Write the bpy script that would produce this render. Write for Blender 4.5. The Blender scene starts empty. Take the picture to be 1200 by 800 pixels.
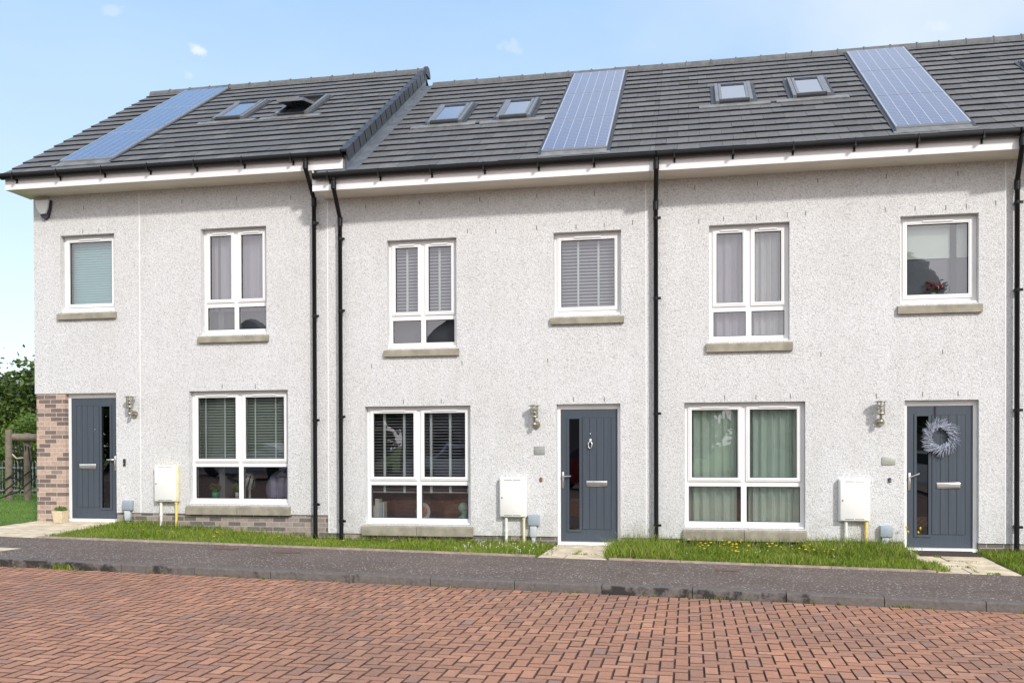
import bpy, bmesh, math, random
from mathutils import Vector, Matrix
random.seed(7)
C = bpy.context.scene.collection
sc = bpy.context.scene
R = math.radians

# ------------------------------------------------------------------ camera
cd = bpy.data.cameras.new('camera'); cam = bpy.data.objects.new('camera', cd); C.objects.link(cam)
fw = Vector((-0.19054, 0.98164, -0.00825)); rt = Vector((0.98168, 0.19051, -0.00296)); up = rt.cross(fw).normalized()
rt = fw.cross(up).normalized()
cam.matrix_world = Matrix(((rt.x, up.x, -fw.x, 0), (rt.y, up.y, -fw.y, -13.715), (rt.z, up.z, -fw.z, 1.46), (0, 0, 0, 1)))
cd.sensor_width = 36; cd.lens = 32.033; cd.shift_y = 0.1105; cd.clip_end = 2000
sc.camera = cam

# ------------------------------------------------------------------ light
TO_SUN = Vector((0.80, -1.0, 0.80)).normalized()
sd = bpy.data.lights.new('sun', 'SUN'); so = bpy.data.objects.new('sun', sd); C.objects.link(so)
sd.energy = 2.25; sd.angle = R(4.0); sd.color = (1, 0.955, 0.895)
so.rotation_euler = TO_SUN.to_track_quat('Z', 'Y').to_euler(); so.location = (20, -30, 30)
w = bpy.data.worlds.new('World'); sc.world = w; w.use_nodes = True
nt = w.node_tree; N = nt.nodes; L = nt.links; N.clear()
sky = N.new('ShaderNodeTexSky'); sky.sky_type = 'NISHITA'; sky.sun_disc = False
sky.sun_elevation = math.asin(TO_SUN.z); sky.sun_rotation = math.atan2(TO_SUN.x, TO_SUN.y)
sky.air_density = 1.0; sky.dust_density = 1.2; sky.ozone_density = 1.5; sky.altitude = 100
tc = N.new('ShaderNodeTexCoord')
def mathn(op, a=None, b=None, c=None):
    m = N.new('ShaderNodeMath'); m.operation = op
    for i, x in enumerate((a, b, c)):
        if x is None: continue
        if isinstance(x, (int, float)): m.inputs[i].default_value = x
        else: L.new(x, m.inputs[i])
    return m.outputs[0]
def mixc(tree, f, a, b, bt='MIX'):
    m = tree.nodes.new('ShaderNodeMix'); m.data_type = 'RGBA'; m.blend_type = bt
    for s, x in ((m.inputs[0], f), (m.inputs[6], a), (m.inputs[7], b)):
        if isinstance(x, (int, float)): s.default_value = x
        elif isinstance(x, tuple): s.default_value = (*x[:3], 1)
        else: tree.links.new(x, s)
    return m.outputs[2]
# thin high veil plus two small clouds, all as directions in the sky
no = N.new('ShaderNodeTexNoise'); no.inputs['Scale'].default_value = 2.2; no.inputs['Detail'].default_value = 6; no.inputs['Roughness'].default_value = 0.6
mp = N.new('ShaderNodeMapping'); mp.inputs['Scale'].default_value = (1, 1, 3.2); L.new(tc.outputs['Generated'], mp.inputs[0]); L.new(mp.outputs[0], no.inputs['Vector'])
veil = N.new('ShaderNodeMapRange'); veil.inputs[1].default_value = 0.45; veil.inputs[2].default_value = 0.8; veil.inputs[3].default_value = 0.62; veil.inputs[4].default_value = 0.85
L.new(no.outputs['Fac'], veil.inputs[0])
PUFFS = [((-0.5186, 0.7546, 0.4019), 0.01), ((-0.1751, 0.8996, 0.4), 0.013), ((0.2214, 0.8967, 0.3833), 0.014)]
def blob(d, r, squash):
    d = Vector(d).normalized()
    e1 = d.cross(Vector((0, 0, 1))).normalized(); e2 = e1.cross(d)
    dv = []
    for e, s in ((e1, 1 / r), (e2, squash / r)):
        v = N.new('ShaderNodeVectorMath'); v.operation = 'DOT_PRODUCT'; v.inputs[1].default_value = e; L.new(tc.outputs['Generated'], v.inputs[0])
        dv.append(mathn('MULTIPLY', v.outputs['Value'], s))
    v = N.new('ShaderNodeVectorMath'); v.operation = 'DOT_PRODUCT'; v.inputs[1].default_value = d; L.new(tc.outputs['Generated'], v.inputs[0])
    rr = mathn('SQRT', mathn('ADD', mathn('MULTIPLY', dv[0], dv[0]), mathn('MULTIPLY', dv[1], dv[1])))
    n2 = N.new('ShaderNodeTexNoise'); n2.inputs['Scale'].default_value = 75; n2.inputs['Detail'].default_value = 4; L.new(tc.outputs['Generated'], n2.inputs['Vector'])
    f = mathn('SUBTRACT', mathn('ADD', 1.0, mathn('MULTIPLY', mathn('SUBTRACT', n2.outputs['Fac'], 0.5), 3.4)), rr)
    f = mathn('MULTIPLY', f, 1.5)
    f = mathn('MULTIPLY', f, mathn('GREATER_THAN', v.outputs['Value'], 0.0))
    c = N.new('ShaderNodeClamp'); L.new(f, c.inputs[0]); return c.outputs[0]
b1 = blob((-0.460, 0.802, 0.380), 0.0095, 1.8)
b2 = blob((-0.475, 0.812, 0.362), 0.006, 1.6)
for d_, r_ in PUFFS: b2 = mathn('MAXIMUM', b2, blob(d_, r_, 1.7))
fac = veil.outputs[0]
SKYMUL = 1.0
sx = N.new('ShaderNodeSeparateXYZ'); L.new(tc.outputs['Generated'], sx.inputs[0])
er = N.new('ShaderNodeValToRGB'); e_ = er.color_ramp.elements; e_.new(0.25); e_.new(0.5)
for el, (p_, c_) in zip(e_, ((0.0, (5.0, 5.3, 5.5)), (0.22, (3.75, 4.55, 5.35)), (0.48, (2.45, 3.75, 5.4)), (1.0, (1.9, 2.9, 4.7)))): el.position = p_; el.color = (*c_, 1)
L.new(sx.outputs[2], er.inputs[0])
col = mixc(nt, fac, sky.outputs[0], er.outputs[0])
col = mixc(nt, mathn('MULTIPLY', mathn('MAXIMUM', b1, mathn('MULTIPLY', b2, 0.3)), 0.6), col, (5.2, 5.2, 5.4))
# a soft bank of cloud high over the roofs and an unseen one low in the southern sky, brightened to fill the facade
cb = N.new('ShaderNodeVectorMath'); cb.operation = 'DISTANCE'; cb.inputs[1].default_value = (0.27, 0.66, 0.72); L.new(tc.outputs['Generated'], cb.inputs[0])
n3 = N.new('ShaderNodeTexNoise'); n3.inputs['Scale'].default_value = 3.0; n3.inputs['Detail'].default_value = 6; L.new(tc.outputs['Generated'], n3.inputs['Vector'])
wob = mathn('MULTIPLY', mathn('SUBTRACT', n3.outputs['Fac'], 0.5), 0.5)
cm_ = N.new('ShaderNodeMapRange'); cm_.interpolation_type = 'SMOOTHSTEP'; cm_.inputs[1].default_value = 0.55; cm_.inputs[2].default_value = 0.32; L.new(mathn('ADD', cb.outputs['Value'], wob), cm_.inputs[0])
col = mixc(nt, mathn('MULTIPLY', cm_.outputs[0], 0.5), col, (5.2, 5.2, 5.3))
cs = N.new('ShaderNodeMapRange'); cs.interpolation_type = 'SMOOTHSTEP'; cs.inputs[1].default_value = 0.05; cs.inputs[2].default_value = 0.8; L.new(mathn('ADD', mathn('MULTIPLY', sx.outputs[1], -1.0), wob), cs.inputs[0])
col = mixc(nt, mathn('MULTIPLY', cs.outputs[0], 0.85), col, (8.0, 7.7, 7.8))
bg = N.new('ShaderNodeBackground'); bg.inputs['Strength'].default_value = 0.15; L.new(col, bg.inputs[0])
wo = N.new('ShaderNodeOutputWorld'); L.new(bg.outputs[0], wo.inputs[0])
sc.view_settings.view_transform = 'Standard'; sc.view_settings.look = 'None'; sc.view_settings.gamma = 1
sc.view_settings.exposure = 0.47; sc.view_settings.use_curve_mapping = False
sc.cycles.max_bounces = 8; sc.cycles.transparent_max_bounces = 12; sc.cycles.use_denoising = True

# ------------------------------------------------------------------ materials
def newmat(name):
    m = bpy.data.materials.new(name); m.use_nodes = True
    b = m.node_tree.nodes['Principled BSDF']; return m, m.node_tree, b
def node(t, ty, **kw):
    n = t.nodes.new(ty)
    for k, v in kw.items():
        if hasattr(n, k): setattr(n, k, v)
        else: n.inputs[k.replace('_', ' ')].default_value = v
    return n
def link(t, a, b): t.links.new(a, b)
def ramp(t, src, pts):
    r = t.nodes.new('ShaderNodeValToRGB'); e = r.color_ramp.elements
    while len(e) < len(pts): e.new(0.5)
    for el, (p, c) in zip(e, pts):
        el.position = p; el.color = (*c, 1) if isinstance(c, tuple) else (c, c, c, 1)
    link(t, src, r.inputs[0]); return r.outputs[0]
def objco(t): return t.nodes.new('ShaderNodeTexCoord').outputs['Object']
def geoco(t): return t.nodes.new('ShaderNodeNewGeometry').outputs['Position']
def noise(t, co, scale, detail=3, rough=0.5):
    n = node(t, 'ShaderNodeTexNoise'); n.inputs['Scale'].default_value = scale; n.inputs['Detail'].default_value = detail; n.inputs['Roughness'].default_value = rough
    link(t, co, n.inputs['Vector']); return n.outputs['Fac']
def bump(t, b, h, strength, dist):
    n = node(t, 'ShaderNodeBump'); n.inputs['Strength'].default_value = strength; n.inputs['Distance'].default_value = dist
    link(t, h, n.inputs['Height']); link(t, n.outputs[0], b.inputs['Normal'])
def plain(name, c, rough=0.5, var=0.08, scale=6, metal=0.0, spec=None, bmp=0.0, bscale=60):
    m, t, b = newmat(name); co = geoco(t)
    f = noise(t, co, scale, 4)
    lo = tuple(x * (1 - var) for x in c); hi = tuple(min(1, x * (1 + var)) for x in c)
    link(t, ramp(t, f, [(0.3, lo), (0.7, hi)]), b.inputs['Base Color'])
    b.inputs['Roughness'].default_value = rough; b.inputs['Metallic'].default_value = metal
    if spec is not None: b.inputs['Specular IOR Level'].default_value = spec
    if bmp: bump(t, b, noise(t, co, bscale, 3), bmp, 0.01)
    return m
def scaled(t, co, sx, sy, sz):
    mm = node(t, 'ShaderNodeMapping'); mm.inputs['Scale'].default_value = (sx, sy, sz); link(t, co, mm.inputs[0]); return mm.outputs[0]

def render_wall():
    m, t, b = newmat('dry_dash_render'); co = geoco(t)
    v = node(t, 'ShaderNodeTexVoronoi'); v.inputs['Scale'].default_value = 80; link(t, co, v.inputs['Vector'])
    sp = node(t, 'ShaderNodeSeparateColor'); link(t, v.outputs['Color'], sp.inputs[0])
    chips = ramp(t, sp.outputs[0], [(0.0, (0.46, 0.46, 0.462)), (0.10, (0.58, 0.58, 0.582)), (0.28, (0.655, 0.66, 0.665)), (0.55, (0.715, 0.72, 0.725)), (1.0, (0.795, 0.80, 0.805))])
    n1 = noise(t, co, 78, 2, 0.6)
    pits = ramp(t, n1, [(0.30, (0.72, 0.718, 0.715)), (0.43, (0.97, 0.97, 0.97)), (0.7, (1, 1, 1))])
    c = mixc(t, 1.0, chips, pits, 'MULTIPLY')
    big = ramp(t, noise(t, co, 0.8, 5, 0.6), [(0.3, (0.93, 0.925, 0.915)), (0.65, (1, 1, 1))])
    c = mixc(t, 1.0, c, big, 'MULTIPLY')
    st = ramp(t, noise(t, scaled(t, co, 6, 6, 0.35), 1.0, 4), [(0.36, (0.972, 0.968, 0.96)), (0.60, (1, 1, 1))])
    c = mixc(t, 1.0, c, st, 'MULTIPLY')
    sz = node(t, 'ShaderNodeSeparateXYZ'); link(t, co, sz.inputs[0])
    spl = node(t, 'ShaderNodeMapRange'); spl.inputs[1].default_value = 0.1; spl.inputs[2].default_value = 0.75; spl.inputs[3].default_value = 1; spl.inputs[4].default_value = 0; link(t, sz.outputs[2], spl.inputs[0])
    sn = ramp(t, noise(t, co, 3.5, 5, 0.65), [(0.42, 0.0), (0.72, 0.55)])
    sm = node(t, 'ShaderNodeMath'); sm.operation = 'MULTIPLY'; link(t, spl.outputs[0], sm.inputs[0]); link(t, sn, sm.inputs[1])
    c = mixc(t, sm.outputs[0], c, (0.34, 0.33, 0.28))
    link(t, c, b.inputs['Base Color']); b.inputs['Roughness'].default_value = 0.9
    h = mixc(t, 0.5, v.outputs['Distance'], n1)
    bump(t, b, h, 1.0, 0.012); return m
def brickmat(name, c1, c2, mortar, sx=1.0, off=0.0):
    m, t, b = newmat(name); co = geoco(t)
    s = node(t, 'ShaderNodeSeparateXYZ'); link(t, co, s.inputs[0]); cm = node(t, 'ShaderNodeCombineXYZ')
    link(t, s.outputs[0], cm.inputs[0]); link(t, s.outputs[2], cm.inputs[1])
    ad = node(t, 'ShaderNodeVectorMath'); ad.operation = 'ADD'; ad.inputs[1].default_value = (20, off, 0); link(t, cm.outputs[0], ad.inputs[0])
    br = node(t, 'ShaderNodeTexBrick'); br.offset = 0.5
    for k, vv in (('Scale', 1), ('Mortar Size', 0.005), ('Mortar Smooth', 0.15), ('Bias', -0.05), ('Brick Width', 0.225), ('Row Height', 0.075)): br.inputs[k].default_value = vv
    br.inputs['Color1'].default_value = (0, 0, 0, 1); br.inputs['Color2'].default_value = (1, 1, 1, 1); br.inputs['Mortar'].default_value = (0.5, 0.5, 0.5, 1)
    link(t, ad.outputs[0], br.inputs['Vector'])
    n = ramp(t, noise(t, co, 30, 4), [(0.3, (0.8, 0.8, 0.8)), (0.7, (1.1, 1.1, 1.1))])
    md = tuple((p + q) / 2 * 1.02 for p, q in zip(c1, c2)); fc = ramp(t, br.outputs['Color'], [(0.0, c1), (0.40, tuple(x * .9 for x in c1)), (0.47, md), (0.56, c2), (1.0, tuple(x * .85 for x in c2))])
    fc = mixc(t, 1.0, fc, n, 'MULTIPLY'); fc = mixc(t, br.outputs['Fac'], fc, mortar)
    link(t, fc, b.inputs['Base Color'])
    b.inputs['Roughness'].default_value = 0.85
    bump(t, b, br.outputs['Fac'], -0.6, 0.01); return m
def tilemat():
    m, t, b = newmat('concrete_roof_tile'); co = geoco(t)
    at = node(t, 'ShaderNodeAttribute'); at.attribute_name = 'tone'
    base = ramp(t, at.outputs['Fac'], [(0.0, (0.098, 0.096, 0.097)), (0.5, (0.135, 0.132, 0.132)), (1.0, (0.185, 0.181, 0.178))])
    n = ramp(t, noise(t, co, 14, 5, 0.65), [(0.3, (0.78, 0.78, 0.78)), (0.7, (1.15, 1.15, 1.12))])
    c = mixc(t, 1.0, base, n, 'MULTIPLY')
    li = ramp(t, noise(t, co, 3.0, 6, 0.7), [(0.60, (0, 0, 0)), (0.72, (0.45, 0.45, 0.45))])
    c = mixc(t, li, c, (0.13, 0.13, 0.11))
    link(t, c, b.inputs['Base Color']); b.inputs['Roughness'].default_value = 0.62
    bump(t, b, noise(t, co, 150, 2), 0.25, 0.004); return m
def glassmat(name, tint, lo, hi):
    m = bpy.data.materials.new(name); m.use_nodes = True; t = m.node_tree; t.nodes.clear()
    tr = node(t, 'ShaderNodeBsdfTransparent'); tr.inputs[0].default_value = (*tint, 1)
    gl = node(t, 'ShaderNodeBsdfGlossy'); gl.inputs['Roughness'].default_value = 0.0; gl.inputs['Color'].default_value = (0.98, 0.97, 1.0, 1)
    lw = node(t, 'ShaderNodeLayerWeight'); lw.inputs['Blend'].default_value = 0.35
    mr = node(t, 'ShaderNodeMapRange'); mr.inputs[3].default_value = lo; mr.inputs[4].default_value = hi; link(t, lw.outputs['Fresnel'], mr.inputs[0])
    bp = node(t, 'ShaderNodeBump'); bp.inputs['Strength'].default_value = 0.06; bp.inputs['Distance'].default_value = 0.05
    link(t, noise(t, geoco(t), 1.6, 1), bp.inputs['Height']); link(t, bp.outputs[0], gl.inputs['Normal'])
    mx = node(t, 'ShaderNodeMixShader'); link(t, mr.outputs[0], mx.inputs[0]); link(t, tr.outputs[0], mx.inputs[1]); link(t, gl.outputs[0], mx.inputs[2])
    o = node(t, 'ShaderNodeOutputMaterial'); link(t, mx.outputs[0], o.inputs[0]); return m
def solarmat():
    m, t, b = newmat('solar_cells'); co = objco(t)
    s = node(t, 'ShaderNodeSeparateXYZ'); link(t, co, s.inputs[0])
    def grid(o, per, wd):
        a = node(t, 'ShaderNodeMath'); a.operation = 'PINGPONG'; a.inputs[1].default_value = per / 2; link(t, o, a.inputs[0])
        g = node(t, 'ShaderNodeMath'); g.operation = 'LESS_THAN'; g.inputs[1].default_value = wd; link(t, a.outputs[0], g.inputs[0]); return g.outputs[0]
    def mx(a, bb):
        g = node(t, 'ShaderNodeMath'); g.operation = 'MAXIMUM'; link(t, a, g.inputs[0]); link(t, bb, g.inputs[1]); return g.outputs[0]
    cell = grid(s.outputs[0], 0.156, 0.0036); row = grid(s.outputs[1], 0.079, 0.0035)
    bus = grid(s.outputs[0], 0.052, 0.0012)
    v = node(t, 'ShaderNodeTexVoronoi'); v.inputs['Scale'].default_value = 55; link(t, co, v.inputs['Vector'])
    sp = node(t, 'ShaderNodeSeparateColor'); link(t, v.outputs['Color'], sp.inputs[0])
    si = ramp(t, sp.outputs[0], [(0, (0.022, 0.046, 0.135)), (1, (0.040, 0.072, 0.20))])
    c = mixc(t, bus, si, (0.12, 0.16, 0.26)); c = mixc(t, row, c, (0.34, 0.37, 0.44)); c = mixc(t, cell, c, (0.46, 0.49, 0.52))
    link(t, c, b.inputs['Base Color']); b.inputs['Roughness'].default_value = 0.16
    b.inputs['Coat Weight'].default_value = 1.0; b.inputs['Coat Roughness'].default_value = 0.06; b.inputs['Coat IOR'].default_value = 1.55; b.inputs['Specular IOR Level'].default_value = 0.15
    return m
def pavement():
    m, t, b = newmat('chipped_asphalt'); co = geoco(t)
    v = node(t, 'ShaderNodeTexVoronoi'); v.inputs['Scale'].default_value = 46; link(t, co, v.inputs['Vector'])
    sp = node(t, 'ShaderNodeSeparateColor'); link(t, v.outputs['Color'], sp.inputs[0])
    big = ramp(t, noise(t, co, 0.9, 5, 0.6), [(0.3, (0.122, 0.089, 0.070)), (0.7, (0.170, 0.128, 0.104))])
    fine = ramp(t, noise(t, co, 90, 3, 0.7), [(0.3, (0.55, 0.55, 0.55)), (0.7, (1.3, 1.3, 1.3))])
    c = mixc(t, 1.0, big, fine, 'MULTIPLY')
    chip = ramp(t, sp.outputs[1], [(0.80, (0, 0, 0)), (0.84, (1, 1, 1))])
    dn = ramp(t, noise(t, co, 1.7, 3), [(0.3, (0.55, 0.55, 0.55)), (0.7, (1, 1, 1))])
    chip = mixc(t, 1.0, chip, dn, 'MULTIPLY')
    near = ramp(t, v.outputs['Distance'], [(0.28, (1, 1, 1)), (0.5, (0, 0, 0))])
    chip = mixc(t, 1.0, chip, near, 'MULTIPLY')
    c = mixc(t, chip, c, (0.66, 0.63, 0.60))
    link(t, c, b.inputs['Base Color']); b.inputs['Roughness'].default_value = 0.9
    bump(t, b, v.outputs['Distance'], 0.6, 0.01); return m
def paver():
    m, t, b = newmat('red_block_paver'); co = geoco(t)
    at = node(t, 'ShaderNodeAttribute'); at.attribute_name = 'tone'
    c = ramp(t, at.outputs['Fac'], [(0.0, (0.34, 0.21, 0.160)), (0.04, (0.36, 0.205, 0.146)), (0.14, (0.385, 0.200, 0.128)), (0.6, (0.44, 0.218, 0.134)), (0.85, (0.485, 0.240, 0.146)), (1.0, (0.54, 0.285, 0.175))])
    n = ramp(t, noise(t, co, 45, 5, 0.7), [(0.25, (0.72, 0.72, 0.72)), (0.75, (1.22, 1.22, 1.22))])
    c = mixc(t, 1.0, c, n, 'MULTIPLY')
    d = ramp(t, noise(t, co, 0.55, 5, 0.6), [(0.30, (0.76, 0.80, 0.86)), (0.62, (1.05, 1.0, 0.97))])
    c = mixc(t, 1.0, c, d, 'MULTIPLY')
    link(t, c, b.inputs['Base Color']); b.inputs['Roughness'].default_value = 0.8
    bump(t, b, noise(t, co, 120, 3), 0.4, 0.006); return m
def kerbmat():
    m, t, b = newmat('kerb_concrete'); co = geoco(t)
    base = ramp(t, noise(t, co, 30, 5, 0.7), [(0.3, (0.095, 0.083, 0.076)), (0.7, (0.175, 0.155, 0.143))])
    at = node(t, 'ShaderNodeAttribute'); at.attribute_name = 'tone'
    nn = node(t, 'ShaderNodeMath'); nn.operation = 'MULTIPLY_ADD'; nn.inputs[1].default_value = 2.0; nn.inputs[2].default_value = -0.5; link(t, noise(t, co, 2.3, 5, 0.7), nn.inputs[0]); n = nn.outputs[0]
    ad = node(t, 'ShaderNodeMath'); ad.operation = 'ADD'; link(t, n, ad.inputs[0]); link(t, at.outputs['Fac'], ad.inputs[1])
    st = ramp(t, ad.outputs[0], [(0.74, (0, 0, 0)), (0.88, (0.92, 0.92, 0.92))])
    c = mixc(t, st, base, (0.022, 0.019, 0.017))
    link(t, c, b.inputs['Base Color']); b.inputs['Roughness'].default_value = 0.85
    bump(t, b, noise(t, co, 80, 3), 0.4, 0.006); return m
def leafmat(name, lo, hi, trans=0.25, rough=0.55):
    m, t, b = newmat(name)
    at = node(t, 'ShaderNodeAttribute'); at.attribute_name = 'tone'
    pts = [(0.0, lo), (1.0, hi)] if 'grass' not in name else [(0.0, lo), (0.88, hi), (0.94, (0.33, 0.29, 0.10)), (1.0, (0.40, 0.34, 0.15))]
    link(t, ramp(t, at.outputs['Fac'], pts), b.inputs['Base Color'])
    b.inputs['Roughness'].default_value = rough
    tl = node(t, 'ShaderNodeBsdfTranslucent'); link(t, ramp(t, at.outputs['Fac'], pts), tl.inputs[0])
    mx = node(t, 'ShaderNodeMixShader'); mx.inputs[0].default_value = trans
    link(t, b.outputs[0], mx.inputs[1]); link(t, tl.outputs[0], mx.inputs[2]); link(t, mx.outputs[0], t.nodes['Material Output'].inputs[0]); return m
def doormat_paint():
    m, t, b = newmat('door_paint'); co = geoco(t)
    n = noise(t, scaled(t, co, 60, 60, 1.5), 1, 4)
    link(t, ramp(t, n, [(0.3, (0.049, 0.064, 0.084)), (0.7, (0.063, 0.080, 0.103))]), b.inputs['Base Color'])
    b.inputs['Roughness'].default_value = 0.42; bump(t, b, n, 0.15, 0.003); return m

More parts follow.
